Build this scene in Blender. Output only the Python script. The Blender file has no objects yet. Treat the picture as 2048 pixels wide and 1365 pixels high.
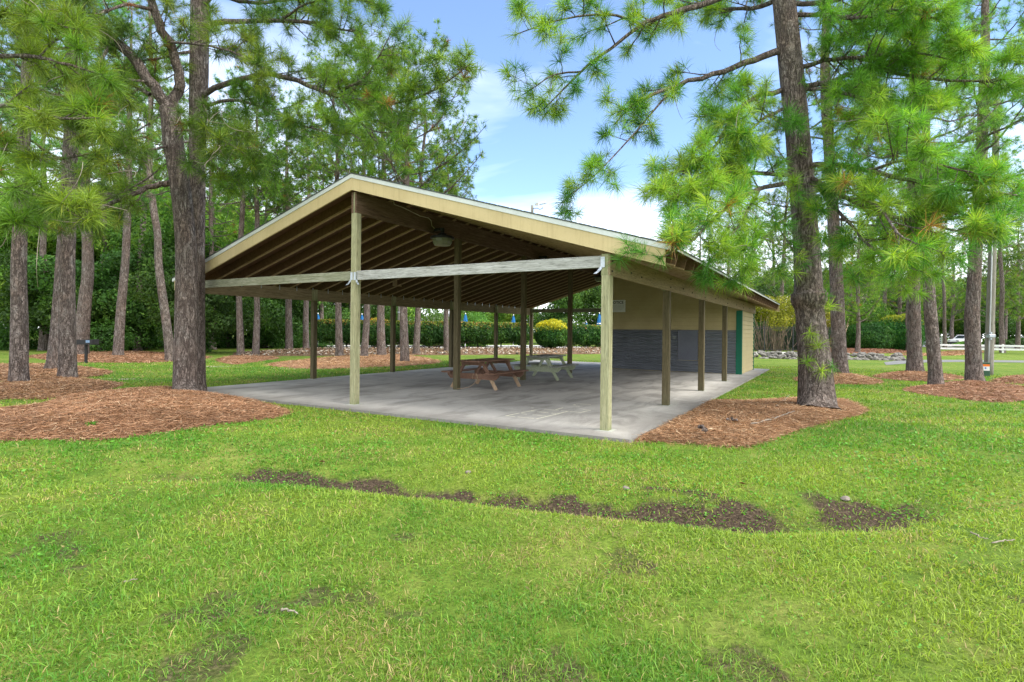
import bpy, math, random
import numpy as np
from mathutils import Vector, Matrix

R = math.radians
S = bpy.context.scene
COL = S.collection
rng = np.random.default_rng(7)

# ------------------------------------------------------------------ survey of the place
F, HY, ROLL, EYE = 1116.88, 663.69, 0.010613, 1.5        # focal length (photo px), horizon row, roll, eye height
TH = 0.5261                                              # bearing of the shelter's long axis
OX, OY = 1.4559, 8.5855                                  # front right corner post
HW, BAY = 5.3411, 3.5028                                 # half width, bay length
CR, SR = math.cos(ROLL), math.sin(ROLL)


def ray(x, y):
    du, dv = x - 1024, y - HY
    return (du * CR + dv * SR) / F, (-du * SR + dv * CR) / F


def at(x, y, Y):
    u, v = ray(x, y)
    return np.array([u * Y, Y, EYE - v * Y])


def flat(x, y, z=0.0):
    u, v = ray(x, y)
    Y = (EYE - z) / v
    return u * Y, Y


def sh(a, b):                                            # shelter axes -> world
    return OX + math.sin(TH) * a - math.cos(TH) * b, OY + math.cos(TH) * a + math.sin(TH) * b


def to_sh(X, Y):
    dx, dy = X - OX, Y - OY
    return dx * math.sin(TH) + dy * math.cos(TH), -dx * math.cos(TH) + dy * math.sin(TH)


# ------------------------------------------------------------------ numpy noise
def _hash(ix, iy, seed):
    h = (ix.astype(np.int64) * 374761393 + iy.astype(np.int64) * 668265263 + seed * 974711) & 0x7fffffff
    h = ((h ^ (h >> 13)) * 1274126177) & 0x7fffffff
    return ((h ^ (h >> 16)) & 0xffff) / 65535.0


def vnoise(x, y, seed=0):
    x = np.asarray(x, float); y = np.asarray(y, float)
    ix, iy = np.floor(x), np.floor(y)
    fx, fy = x - ix, y - iy
    fx = fx * fx * (3 - 2 * fx); fy = fy * fy * (3 - 2 * fy)
    a, b = _hash(ix, iy, seed), _hash(ix + 1, iy, seed)
    c, d = _hash(ix, iy + 1, seed), _hash(ix + 1, iy + 1, seed)
    return (a + (b - a) * fx) * (1 - fy) + (c + (d - c) * fx) * fy


def fbm(x, y, seed=0, octv=4):
    s, amp, tot = 0, 1.0, 0
    for o in range(octv):
        s = s + amp * vnoise(x * 2 ** o + 17.3 * o, y * 2 ** o - 9.1 * o, seed + o); tot += amp; amp *= .5
    return s / tot


# ------------------------------------------------------------------ terrain
SWALE = np.array([flat(x, y, -.12) for x, y in [(-700, 985), (0, 968), (300, 955), (480, 950), (700, 965), (950, 988),
                                                (1100, 1004), (1300, 1024), (1480, 1040), (1700, 1036), (1900, 1015), (2300, 985), (2900, 960)]])


def swale_dist(x, y):
    best = np.full(np.shape(x), 1e9); tt = np.zeros(np.shape(x)); side = np.zeros(np.shape(x))
    n = len(SWALE) - 1
    for i in range(n):
        p, q = SWALE[i], SWALE[i + 1]
        d = q - p
        t = np.clip(((x - p[0]) * d[0] + (y - p[1]) * d[1]) / (d @ d), 0, 1)
        dx, dy = x - p[0] - t * d[0], y - p[1] - t * d[1]
        dist = np.hypot(dx, dy)
        m = dist < best
        best = np.where(m, dist, best); tt = np.where(m, (i + t) / n, tt)
        side = np.where(m, np.sign(d[0] * dy - d[1] * dx), side)
    return best, tt, side


def H(x, y):
    x = np.asarray(x, float); y = np.asarray(y, float)
    d, t, sd = swale_dist(x, y)
    e = np.exp(-((t - .52) / .36) ** 4)
    z = -.055 + .05 * (fbm(x * .16 + 4, y * .16, 3, 2) - .5) + .03 * (fbm(x * .9, y * .9, 5, 3) - .5)
    z = z - (.17 * e + .03) * np.exp(-(d / .40) ** 2)
    z = z + np.where(sd < 0, .055 * e * np.exp(-((d - .85) / .42) ** 2), 0)
    z = z + .16 * np.exp(-((x - 7.6) / 2.6) ** 2 - ((y - 7.6) / 2.0) ** 2)
    a, b = to_sh(x, y)
    da = np.maximum(np.maximum(-.6 - a, a - 18.5), 0); db = np.maximum(np.maximum(-.6 - b, b - 10.9), 0)
    ds = np.hypot(da, db)
    w = np.clip(1 - ds / .8, 0, 1); w = w * w * (3 - 2 * w)
    z = z * (1 - w) + w * -.05
    far = np.clip((np.hypot(x, y) - 18) / 15, 0, 1)
    return z * (1 - far) + far * -.03


def gnd(px, py):                                         # ground point seen at a photo pixel
    z = -.05
    for _ in range(4):
        X, Y = flat(px, py, z); z = float(H(X, Y))
    return np.array([X, Y, z])


def dirt_mask(x, y):
    d, t, sd = swale_dist(x, y)
    n = fbm(x * 3.6, y * 3.6, 21, 4)
    along = np.clip((t - .19) / .06, 0, 1) * np.clip((.86 - t) / .07, 0, 1)
    s = d * np.where(sd == 0, 1, sd)
    wid = .20 + .16 * np.clip((t - .5) * 5, 0, 1)          # the channel broadens on its right half
    m = np.clip((1.35 - np.abs(s - .11) / wid - (n - .5) * 2.3) * 1.2, 0, 1) * along * (.45 + .55 * np.clip((fbm(x * 1.1, y * 1.1, 24, 2) - .2) * 5, 0, 1))
    m = np.maximum(m, np.clip((1.1 - np.abs(s - .62 - .1 * np.sin(x * 1.7)) / .09 - (n - .5) * 2.6) * 1.0, 0, .8) * np.clip((t - .52) / .04, 0, 1) * np.clip((.70 - t) / .04, 0, 1))
    m = np.maximum(m, .5 * np.exp(-((s - .11) / (wid * 1.35)) ** 2) * np.clip((t - .08) / .1, 0, 1) * np.clip((.92 - t) / .1, 0, 1) * np.clip(1.7 - 1.6 * n, .2, 1))
    for px, py, r in BARE:
        X, Y = flat(px, py, -.05)
        q = np.hypot((x - X) * .62, (y - Y) * 1.1) / r
        m = np.maximum(m, np.clip((1.1 - q - (n - .5) * 4.6) * .8, 0, .62))
    return m


BARE = [(1265, 1135, .12), (1230, 1112, .09), (330, 1335, .16), (420, 1225, .22), (390, 1320, .18), (860, 1068, .16), (1060, 1345, .16), (1480, 1335, .20),
        (560, 1210, .2), (700, 1190, .18), (30, 1110, .3), (2040, 1225, .2), (450, 1290, .16), (760, 1195, .2), (900, 1085, .14)]

# ------------------------------------------------------------------ mesh helper
class MB:
    def __init__(s):
        s.v, s.lv, s.ln, s.c, s.m, s.n = [], [], [], [], [], 0

    def add(s, verts, faces, col=None, mi=0):
        verts = np.asarray(verts, float).reshape(-1, 3); faces = np.asarray(faces, np.int64)
        s.v.append(verts); s.lv.append((faces + s.n).ravel()); s.ln.append(np.full(len(faces), faces.shape[1]))
        s.m.append(np.full(len(faces), mi))
        if col is None: col = (1, 1, 1)
        col = np.asarray(col, float)
        if col.ndim == 1: col = np.tile(col[:3], (len(verts), 1))
        s.c.append(col); s.n += len(verts)

    def poly(s, verts, mi=0):
        s.add(verts, [list(range(len(verts)))], None, mi)

    def box(s, lo, hi, ch=0.0, mi=0, axis=None, M=None):
        lo, hi = np.array(lo, float), np.array(hi, float)
        if ch <= 0:
            v = np.array([[(lo, hi)[i][0], (lo, hi)[j][1], (lo, hi)[k][2]] for i in (0, 1) for j in (0, 1) for k in (0, 1)])
            f = [[0, 1, 3, 2], [4, 6, 7, 5], [0, 4, 5, 1], [2, 3, 7, 6], [0, 2, 6, 4], [1, 5, 7, 3]]
            if M is not None: v = v @ np.array(M)[:3, :3].T + np.array(M)[:3, 3]
            s.add(v, f, None, mi); return
        ax = int(np.argmax(hi - lo)) if axis is None else axis
        o = [i for i in range(3) if i != ax]
        a0, a1, b0, b1 = lo[o[0]], hi[o[0]], lo[o[1]], hi[o[1]]
        sec = [(a0 + ch, b0), (a1 - ch, b0), (a1, b0 + ch), (a1, b1 - ch), (a1 - ch, b1), (a0 + ch, b1), (a0, b1 - ch), (a0, b0 + ch)]
        v = np.zeros((16, 3))
        for i, (p, q) in enumerate(sec):
            for k, L in ((0, lo[ax]), (1, hi[ax])):
                v[i + 8 * k, ax] = L; v[i + 8 * k, o[0]] = p; v[i + 8 * k, o[1]] = q
        if M is not None: v = v @ np.array(M)[:3, :3].T + np.array(M)[:3, 3]
        flip = ax == 1
        f = [[i, (i + 1) % 8, (i + 1) % 8 + 8, i + 8] for i in range(8)]
        e0, e1 = list(range(8))[::-1], list(range(8, 16))
        if flip: f = [q[::-1] for q in f]; e0, e1 = e0[::-1], e1[::-1]
        n0 = s.n
        s.add(v, f, None, mi)
        s.lv.append(np.array(e0) + n0); s.ln.append(np.array([8])); s.m.append(np.array([mi]))
        s.lv.append(np.array(e1) + n0); s.ln.append(np.array([8])); s.m.append(np.array([mi]))

    def beam(s, p0, p1, w, h, ch=.004, up=(0, 0, 1), mi=0):     # bar with section w (sideways) x h (up) between two points
        p0, p1 = Vector(p0), Vector(p1)
        x = (p1 - p0); L = x.length; x.normalize()
        y = Vector(up).cross(x).normalized(); z = x.cross(y)
        M = Matrix((x, y, z)).transposed().to_4x4(); M.translation = p0
        s.box((0, -w / 2, -h / 2), (L, w / 2, h / 2), ch, mi, 0, M)

    def tube(s, pts, rad, k=8, col=None, mi=0, cap=True):
        pts = np.asarray(pts, float); n = len(pts)
        rad = np.broadcast_to(np.asarray(rad, float), (n,))
        v, f = tubes(pts[None], rad[None], k)
        n0 = s.n
        s.add(v, f, col, mi)
        if cap:
            for e in (np.arange(k)[::-1], np.arange(k) + (n - 1) * k):
                s.lv.append(e + n0); s.ln.append(np.array([k])); s.m.append(np.array([mi]))

    def lathe(s, prof, k=16, c=(0, 0, 0), mi=0, mod=None):      # prof: (r,z)
        n = len(prof); ang = np.arange(k) * 2 * math.pi / k
        v = np.zeros((n, k, 3))
        for i, (r, z) in enumerate(prof):
            rr = r * (mod(ang, i / (n - 1)) if mod else 1)
            v[i, :, 0] = c[0] + rr * np.cos(ang); v[i, :, 1] = c[1] + rr * np.sin(ang); v[i, :, 2] = c[2] + z
        f = [[i * k + j, i * k + (j + 1) % k, (i + 1) * k + (j + 1) % k, (i + 1) * k + j] for i in range(n - 1) for j in range(k)]
        s.add(v.reshape(-1, 3), f, None, mi)

    def ball(s, c, r, seg=10, rings=6, jit=0.0, mi=0, seed=0):
        q = np.random.default_rng(seed)
        th = np.linspace(0, math.pi, rings + 1); ang = np.arange(seg) * 2 * math.pi / seg
        v = np.array([[math.sin(t) * math.cos(a), math.sin(t) * math.sin(a), math.cos(t)] for t in th for a in ang])
        if jit:
            dirs = q.normal(size=(9, 3)); dirs /= np.linalg.norm(dirs, axis=1)[:, None]
            cut = q.uniform(1 - jit, 1.0, 9)
            for d, k_ in zip(dirs, cut):
                h = v @ d; over = h > k_
                v[over] -= np.outer(h[over] - k_, d)
        v = v * np.array(r) + np.array(c)
        f = [[i * seg + j, (i + 1) * seg + j, (i + 1) * seg + (j + 1) % seg, i * seg + (j + 1) % seg] for i in range(rings) for j in range(seg)]
        s.add(v, f, None, mi)

    def mesh(s, name, mats, smooth=False, colname=None):
        me = bpy.data.meshes.new(name)
        v = np.concatenate(s.v); lv = np.concatenate(s.lv); ln = np.concatenate(s.ln); mi = np.concatenate(s.m)
        me.vertices.add(len(v)); me.vertices.foreach_set('co', v.astype(np.float32).ravel())
        me.loops.add(len(lv)); me.loops.foreach_set('vertex_index', lv.astype(np.int32))
        me.polygons.add(len(ln))
        st = np.concatenate([[0], np.cumsum(ln)[:-1]])
        me.polygons.foreach_set('loop_start', st.astype(np.int32))
        if not isinstance(mats, (list, tuple)): mats = [mats]
        for m in mats: me.materials.append(m)
        if len(mats) > 1: me.polygons.foreach_set('material_index', mi.astype(np.int32))
        me.polygons.foreach_set('use_smooth', np.full(len(ln), bool(smooth)))
        if colname:
            c = np.concatenate(s.c); c = np.concatenate([c, np.ones((len(c), 1))], 1)
            at_ = me.attributes.new(colname, 'FLOAT_COLOR', 'POINT'); at_.data.foreach_set('color', c.astype(np.float32).ravel())
        me.update(calc_edges=True)
        return me

    def build(s, name, mats, parent=None, smooth=False, colname=None, loc=None):
        return link(name, s.mesh(name, mats, smooth, colname), parent, loc)


def link(name, data, parent=None, loc=None, rot=None):
    o = bpy.data.objects.new(name, data); COL.objects.link(o)
    if parent is not None: o.parent = parent
    if loc is not None: o.location = [float(q) for q in loc]
    if rot is not None: o.rotation_euler = rot
    return o


def tag(o, label=None, cat=None, group=None, kind=None):
    if label: o['label'] = label
    if cat: o['category'] = cat
    if group: o['group'] = group
    if kind: o['kind'] = kind
    return o


def thing(name, label, cat, loc=(0, 0, 0), rz=0, group=None):
    return tag(link(name, None, None, loc, (0, 0, rz)), label, cat, group)


KIDS = {}
def copy_tree(o, loc, rz=0.0, sc=1.0, label=None, rot=None):
    c = o.copy(); COL.objects.link(c); c.location = [float(q) for q in loc]; c.rotation_euler = rot or (0, 0, rz); c.scale = (sc, sc, sc) if np.isscalar(sc) else sc
    if label: c['label'] = label
    for ch in list(o.children):
        d = ch.copy(); COL.objects.link(d); d.parent = c
        for g in list(ch.children):
            e = g.copy(); COL.objects.link(e); e.parent = d
    return c


def tubes(P, Rr, k):                                      # batch of tubes: P (m,n,3), Rr (m,n)
    m, n, _ = P.shape
    T = np.empty_like(P); T[:, 1:-1] = P[:, 2:] - P[:, :-2]; T[:, 0] = P[:, 1] - P[:, 0]; T[:, -1] = P[:, -1] - P[:, -2]
    T /= np.linalg.norm(T, axis=2, keepdims=True) + 1e-9
    mean = T.mean(1); ref = np.where(np.abs(mean[:, 2:3]) > .8, np.array([[0, 1., 0]]), np.array([[0, 0, 1.]]))
    U = np.cross(np.broadcast_to(ref[:, None], T.shape), T); U /= np.linalg.norm(U, axis=2, keepdims=True) + 1e-9
    V = np.cross(T, U)
    a = np.arange(k) * 2 * math.pi / k
    v = P[:, :, None] + Rr[:, :, None, None] * (U[:, :, None] * np.cos(a)[None, None, :, None] + V[:, :, None] * np.sin(a)[None, None, :, None])
    base = (np.arange(m) * n * k)[:, None, None]
    i = np.arange(n - 1)[None, :, None] * k; j = np.arange(k)[None, None, :]; j2 = (j + 1) % k
    f = np.stack([base + i + j, base + i + j2, base + i + k + j2, base + i + k + j], -1).reshape(-1, 4)
    return v.reshape(-1, 3), f


# ------------------------------------------------------------------ materials
def nmat(name):
    m = bpy.data.materials.new(name); m.use_nodes = True
    nt = m.node_tree; nt.nodes.clear()
    return m, nt, nt.nodes, nt.links


def N(nt, t, **kw):
    n = nt.nodes.new(t)
    for k, v in kw.items():
        if k in n.inputs: n.inputs[k].default_value = v
        else: setattr(n, k, v)
    return n


def ramp(nt, fac, stops):
    r = nt.nodes.new('ShaderNodeValToRGB'); e = r.color_ramp.elements
    while len(e) < len(stops): e.new(.5)
    for q, (p, c) in zip(e, stops): q.position = p; q.color = (*c, 1) if len(c) == 3 else c
    nt.links.new(fac, r.inputs[0]); return r.outputs[0]


def coords(nt, scale=(1, 1, 1), space='Object', rot=(0, 0, 0)):
    tc = nt.nodes.new('ShaderNodeTexCoord'); mp = nt.nodes.new('ShaderNodeMapping')
    mp.inputs['Scale'].default_value = scale; mp.inputs['Rotation'].default_value = rot
    nt.links.new(tc.outputs[space], mp.inputs['Vector']); return mp.outputs[0]


def noise(nt, vec, scale, detail=4, rough=.55, dist=0.0):
    n = N(nt, 'ShaderNodeTexNoise', Scale=scale, Detail=detail, Roughness=rough, Distortion=dist)
    nt.links.new(vec, n.inputs['Vector']); return n.outputs['Fac']


def mixc(nt, fac, a, b, mode='MIX'):
    n = nt.nodes.new('ShaderNodeMix'); n.data_type = 'RGBA'; n.blend_type = mode
    for i, v in ((0, fac), (6, a), (7, b)):
        if hasattr(v, 'is_output'): nt.links.new(v, n.inputs[i])
        else: n.inputs[i].default_value = v if np.isscalar(v) else (*v[:3], 1)
    return n.outputs[2]


def mathn(nt, op, a, b=0.0, clamp=False):
    n = nt.nodes.new('ShaderNodeMath'); n.operation = op; n.use_clamp = clamp
    for i, v in ((0, a), (1, b)):
        if hasattr(v, 'is_output'): nt.links.new(v, n.inputs[i])
        else: n.inputs[i].default_value = v
    return n.outputs[0]


def finish(nt, col, rough=.7, bumpf=None, bd=.01, bs=1.0, spec=.3, metal=0.0):
    p = N(nt, 'ShaderNodeBsdfPrincipled'); o = N(nt, 'ShaderNodeOutputMaterial')
    p.inputs['Specular IOR Level'].default_value = spec; p.inputs['Metallic'].default_value = metal
    for k, v in (('Base Color', col), ('Roughness', rough)):
        if hasattr(v, 'is_output'): nt.links.new(v, p.inputs[k])
        else: p.inputs[k].default_value = v if np.isscalar(v) else (*v[:3], 1)
    if bumpf is not None:
        b = N(nt, 'ShaderNodeBump', Strength=bs, Distance=bd); nt.links.new(bumpf, b.inputs['Height']); nt.links.new(b.outputs[0], p.inputs['Normal'])
    nt.links.new(p.outputs[0], o.inputs[0]); return p


def simple(name, c1, c2, scale=5, stretch=(1, 1, 1), rough=.7, bd=.004, fine=8.0, spec=.3, metal=0.0, lo=.3, hi=.7):
    m, nt, _, L = nmat(name)
    v = coords(nt, stretch)
    a = noise(nt, v, scale, 5); b = noise(nt, v, scale * fine, 4)
    f = mathn(nt, 'ADD', mathn(nt, 'MULTIPLY', a, .7), mathn(nt, 'MULTIPLY', b, .3))
    c = ramp(nt, f, [(lo, c1), (hi, c2)])
    finish(nt, c, rough, b, bd, 1, spec, metal); return m


def wood(name, c1, c2, c3, axis, grain=1.0, moss=None, knots=True, rough=.8):
    m, nt, _, L = nmat(name)
    st = [14, 14, 14]; st[axis] = .9
    v = coords(nt, tuple(q * grain for q in st))
    g = noise(nt, v, 2.2, 6, .6, 1.2)
    v2 = coords(nt, (1, 1, 1)); blot = noise(nt, v2, 1.3, 3)
    fine = noise(nt, v, 9, 3)
    c = ramp(nt, g, [(.28, c1), (.5, c2), (.72, c3)])
    c = mixc(nt, mathn(nt, 'MULTIPLY', blot, .5), c, c1, 'MIX')
    dk = ramp(nt, fine, [(.34, (.45, .45, .45)), (.48, (1, 1, 1))])
    c = mixc(nt, .8, c, dk, 'MULTIPLY')
    if knots:
        kv = coords(nt, tuple(3.2 if i != axis else 1.1 for i in range(3)))
        vo = N(nt, 'ShaderNodeTexVoronoi', Scale=1.0); L.new(kv, vo.inputs['Vector'])
        kk = ramp(nt, vo.outputs['Distance'], [(.05, (1, 1, 1)), (.12, (0, 0, 0))])
        c = mixc(nt, mathn(nt, 'MULTIPLY', kk, .6), c, tuple(q * .35 for q in c1))
    if moss:
        sx = N(nt, 'ShaderNodeSeparateXYZ'); tc = N(nt, 'ShaderNodeTexCoord'); L.new(tc.outputs['Object'], sx.inputs[0])
        q = mathn(nt, 'ADD', mathn(nt, 'MULTIPLY', sx.outputs[2], -2.6), mathn(nt, 'MULTIPLY', noise(nt, v2, 9, 4), 1.9))
        c = mixc(nt, mathn(nt, 'MULTIPLY', mathn(nt, 'SUBTRACT', q, .35, True), .75), c, moss)
    finish(nt, c, rough, g, .006, .9, .25); return m


def attr_mat(name, translucent=.35, rough=.55, spec=.35, noise_scale=None):
    m, nt, _, L = nmat(name)
    at_ = N(nt, 'ShaderNodeAttribute', attribute_name='col')
    p = N(nt, 'ShaderNodeBsdfPrincipled', Roughness=rough); p.inputs['Specular IOR Level'].default_value = spec
    t = N(nt, 'ShaderNodeBsdfTranslucent'); mx = N(nt, 'ShaderNodeMixShader'); mx.inputs[0].default_value = translucent
    o = N(nt, 'ShaderNodeOutputMaterial')
    c = at_.outputs['Color']
    oi = N(nt, 'ShaderNodeObjectInfo')
    hs = N(nt, 'ShaderNodeHueSaturation'); L.new(c, hs.inputs['Color'])
    L.new(mathn(nt, 'ADD', mathn(nt, 'MULTIPLY', oi.outputs['Random'], .5), .78), hs.inputs['Value'])
    L.new(mathn(nt, 'ADD', mathn(nt, 'MULTIPLY', oi.outputs['Random'], .03), .485), hs.inputs['Hue'])
    c = hs.outputs[0]
    L.new(c, p.inputs['Base Color'])
    tcol = mixc(nt, 1.0, c, (1.25, 1.3, .6), 'MULTIPLY'); L.new(tcol, t.inputs['Color'])
    L.new(p.outputs[0], mx.inputs[1]); L.new(t.outputs[0], mx.inputs[2]); L.new(mx.outputs[0], o.inputs[0])
    return m


def bark_mat(name, plate, dark, tint, sx=1.0):
    m, nt, _, L = nmat(name)
    def ridge(sc, scale, det, wid, dist):                # thin winding furrows along the level set of a noise
        n = noise(nt, coords(nt, tuple(q * sx for q in sc)), scale, det, .6, dist)
        return mathn(nt, 'DIVIDE', mathn(nt, 'ABSOLUTE', mathn(nt, 'SUBTRACT', n, .5)), wid, True)
    r1 = ridge((13, 13, 2.6), 1.0, 4, .055, .7); r2 = ridge((9, 9, 7.5), 1.1, 4, .035, 1.0); r3 = ridge((24, 24, 6), 1.0, 3, .05, .5)
    crack = mathn(nt, 'MULTIPLY', mathn(nt, 'MULTIPLY', r1, mathn(nt, 'ADD', mathn(nt, 'MULTIPLY', r2, .7), .3)), mathn(nt, 'ADD', mathn(nt, 'MULTIPLY', r3, .4), .6))
    streak = noise(nt, coords(nt, (26, 26, 5)), 1.2, 6, .7)
    fine = noise(nt, coords(nt, (38, 38, 20)), 2.0, 5, .7)
    big = noise(nt, coords(nt, (1, 1, .6)), 1.6, 4)
    f = mathn(nt, 'ADD', mathn(nt, 'MULTIPLY', fine, .5), mathn(nt, 'MULTIPLY', streak, .5))
    c = ramp(nt, f, [(.30, tuple(q * .5 for q in plate)), (.48, plate), (.68, tuple(q * 1.6 for q in plate))])
    c = mixc(nt, ramp(nt, big, [(.45, (0, 0, 0)), (.7, (.6, .6, .6))]), c, tint)
    grey = noise(nt, coords(nt, (2, 2, 1.2)), 2.1, 4)
    c = mixc(nt, ramp(nt, grey, [(.5, (0, 0, 0)), (.75, (.5, .5, .5))]), c, (.42, .41, .385))
    c = mixc(nt, crack, dark, c)
    h = mathn(nt, 'ADD', mathn(nt, 'MULTIPLY', crack, .8), mathn(nt, 'ADD', mathn(nt, 'MULTIPLY', fine, .4), mathn(nt, 'MULTIPLY', streak, .5)))
    finish(nt, c, .9, h, .04, 1.0, .15); return m


def fascia_mat():
    m, nt, _, L = nmat('tan_painted_fascia')
    big = noise(nt, coords(nt, (.4, .9, 1)), 1.4, 5, .6); sp = noise(nt, coords(nt), 42, 3, .6); dr = noise(nt, coords(nt, (1, 14, 1.2)), 1.5, 4)
    c = ramp(nt, big, [(.3, (.455, .36, .185)), (.7, (.545, .44, .24))])
    c = mixc(nt, .8, c, ramp(nt, sp, [(.28, (.80, .78, .74)), (.40, (1, 1, 1))]), 'MULTIPLY')
    c = mixc(nt, .5, c, ramp(nt, dr, [(.3, (.80, .78, .74)), (.5, (1, 1, 1))]), 'MULTIPLY')
    finish(nt, c, .6, sp, .001, .5, .3); return m


M = {}
M['bark'] = bark_mat('pine_bark', (0.240, 0.199, 0.179), (0.076, 0.058, 0.051), (0.264, 0.172, 0.131))
M['bark_far'] = bark_mat('pine_bark_distant', (0.216, 0.176, 0.158), (0.080, 0.062, 0.052), (0.240, 0.160, 0.119), .8)
M['needle'] = attr_mat('pine_needles', .42, .45, .35)
M['leaf'] = attr_mat('broad_leaves', .36, .5, .22)
M['blade'] = attr_mat('grass_blades', .4, .5, .3)
M['straw'] = attr_mat('straw', .1, .8, .15)
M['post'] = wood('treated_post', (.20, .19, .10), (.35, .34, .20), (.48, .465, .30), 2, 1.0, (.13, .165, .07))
M['postin'] = wood('shade_toned_post', (0.066, 0.053, 0.027), (0.125, 0.102, 0.054), (0.178, 0.152, 0.087), 2, 1.0, (0.079, 0.090, 0.042))  # inner posts: shade under the roof put into a darker wood colour
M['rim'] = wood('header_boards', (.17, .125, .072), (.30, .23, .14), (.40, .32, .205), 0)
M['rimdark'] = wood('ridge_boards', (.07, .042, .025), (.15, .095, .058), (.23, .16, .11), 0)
M['raft'] = wood('rafter_boards', (.26, .17, .09), (.38, .27, .16), (.48, .35, .22), 1, 1.0, None, False)
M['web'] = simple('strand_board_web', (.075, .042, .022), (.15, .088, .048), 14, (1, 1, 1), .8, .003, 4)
M['tiegrey'] = wood('weathered_tie', (.22, .22, .2), (.42, .42, .40), (.60, .60, .59), 1)
M['tiemoss'] = wood('mossy_tie', (.14, .15, .09), (.27, .275, .19), (.42, .42, .35), 1)
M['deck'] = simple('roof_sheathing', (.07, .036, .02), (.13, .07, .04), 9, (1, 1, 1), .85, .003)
M['fascia'] = fascia_mat()
M['drip'] = simple('pale_drip_edge', (.42, .45, .43), (.58, .61, .59), 2, (1, 1, 1), .4, .001, 9, .4)
M['green'] = simple('green_trim_paint', (.0, .095, .05), (.0, .125, .068), 4, (1, 1, 1), .45, .001)
M['galv'] = simple('galvanised_steel', (.30, .33, .37), (.47, .51, .56), 9, (1, 1, 1), .38, .001, 5, .5, .6)
M['black'] = simple('black_paint', (.012, .012, .013), (.025, .025, .027), 6, (1, 1, 1), .5, .001)
M['white'] = simple('white_paint', (.66, .66, .64), (.78, .78, .76), 4, (1, 1, 1), .5, .001)
M['blue'] = simple('blue_canvas', (.004, .075, .22), (.012, .135, .34), 6, (1, 1, .4), .75, .003)
M['rock'] = simple('grey_stone', (.06, .055, .047), (.27, .255, .23), 3.5, (1, 1, 1), .85, .02, 4)
M['soilstone'] = simple('soil_stained_stone', (.12, .10, .085), (.26, .225, .19), 5, (1, 1, 1), .9, .01, 4)
M['twig'] = simple('dry_twig', (.17, .14, .11), (.31, .27, .22), 12, (1, 1, 1), .85, .003)
M['polewood'] = wood('pole_wood', (.13, .125, .10), (.23, .215, .18), (.32, .31, .27), 2)
M['brownwood'] = wood('brown_stained_wood', (.12, .062, .040), (.19, .105, .068), (.26, .155, .105), 0, 1, None, False, .6)
M['barewood'] = wood('bare_timber', (.30, .20, .12), (.44, .32, .21), (.55, .42, .29), 2, 1, None, False)
M['palegreen'] = wood('pale_green_paint', (.27, .31, .20), (.40, .44, .30), (.50, .54, .40), 0, 1, None, False, .6)
M['greytop'] = wood('weathered_grey_tabletop', (.16, .165, .14), (.32, .33, .29), (.44, .45, .42), 0)


def siding_mat():
    m, nt, _, L = nmat('tan_siding')
    v = coords(nt, (1, 1, 1)); a = noise(nt, v, 1.6, 4); b = noise(nt, coords(nt, (3, 3, 30)), 2, 3)
    c = ramp(nt, mathn(nt, 'ADD', mathn(nt, 'MULTIPLY', a, .6), mathn(nt, 'MULTIPLY', b, .4)), [(.3, (.37, .30, .145)), (.7, (.46, .38, .195))])
    finish(nt, c, .6, b, .001, 1, .3); return m


def concrete_mat(name, base, dark, light):
    m, nt, _, L = nmat(name)
    v = coords(nt, (1, 1, 1))
    big = noise(nt, v, .55, 5, .6, .6); st = noise(nt, coords(nt, (.5, 1.6, 1)), 1.2, 6, .65, 1.0); fine = noise(nt, v, 45, 4, .7)
    c = ramp(nt, big, [(.30, dark), (.48, base), (.66, light)])
    c2 = ramp(nt, st, [(.36, (.42, .41, .40)), (.52, (1, 1, 1))])
    c = mixc(nt, .6, c, c2, 'MULTIPLY')
    c = mixc(nt, .35, c, ramp(nt, fine, [(.3, (.6, .6, .6)), (.6, (1.1, 1.1, 1.1))]), 'MULTIPLY')
    sp = N(nt, 'ShaderNodeSeparateXYZ'); L.new(v, sp.inputs[0])       # grime band along the exposed front and side edges
    ed = mathn(nt, 'MINIMUM', mathn(nt, 'ADD', sp.outputs[0], .55), mathn(nt, 'ADD', sp.outputs[1], .6))
    g = mathn(nt, 'SUBTRACT', mathn(nt, 'ADD', mathn(nt, 'MULTIPLY', st, 1.5), .15), mathn(nt, 'MULTIPLY', ed, 1.3), True)
    c = mixc(nt, mathn(nt, 'MULTIPLY', g, .72), c, (.075, .07, .066))
    finish(nt, c, .75, fine, .003, 1, .3); return m


def shingle_mat():
    m, nt, _, L = nmat('asphalt_shingles')
    br = N(nt, 'ShaderNodeTexBrick', Scale=4.0); L.new(coords(nt), br.inputs['Vector'])
    br.inputs['Color1'].default_value = (.06, .07, .065, 1); br.inputs['Color2'].default_value = (.10, .115, .105, 1); br.inputs['Mortar'].default_value = (.03, .03, .03, 1)
    finish(nt, br.outputs[0], .9, noise(nt, coords(nt), 60, 3), .004); return m


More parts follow.
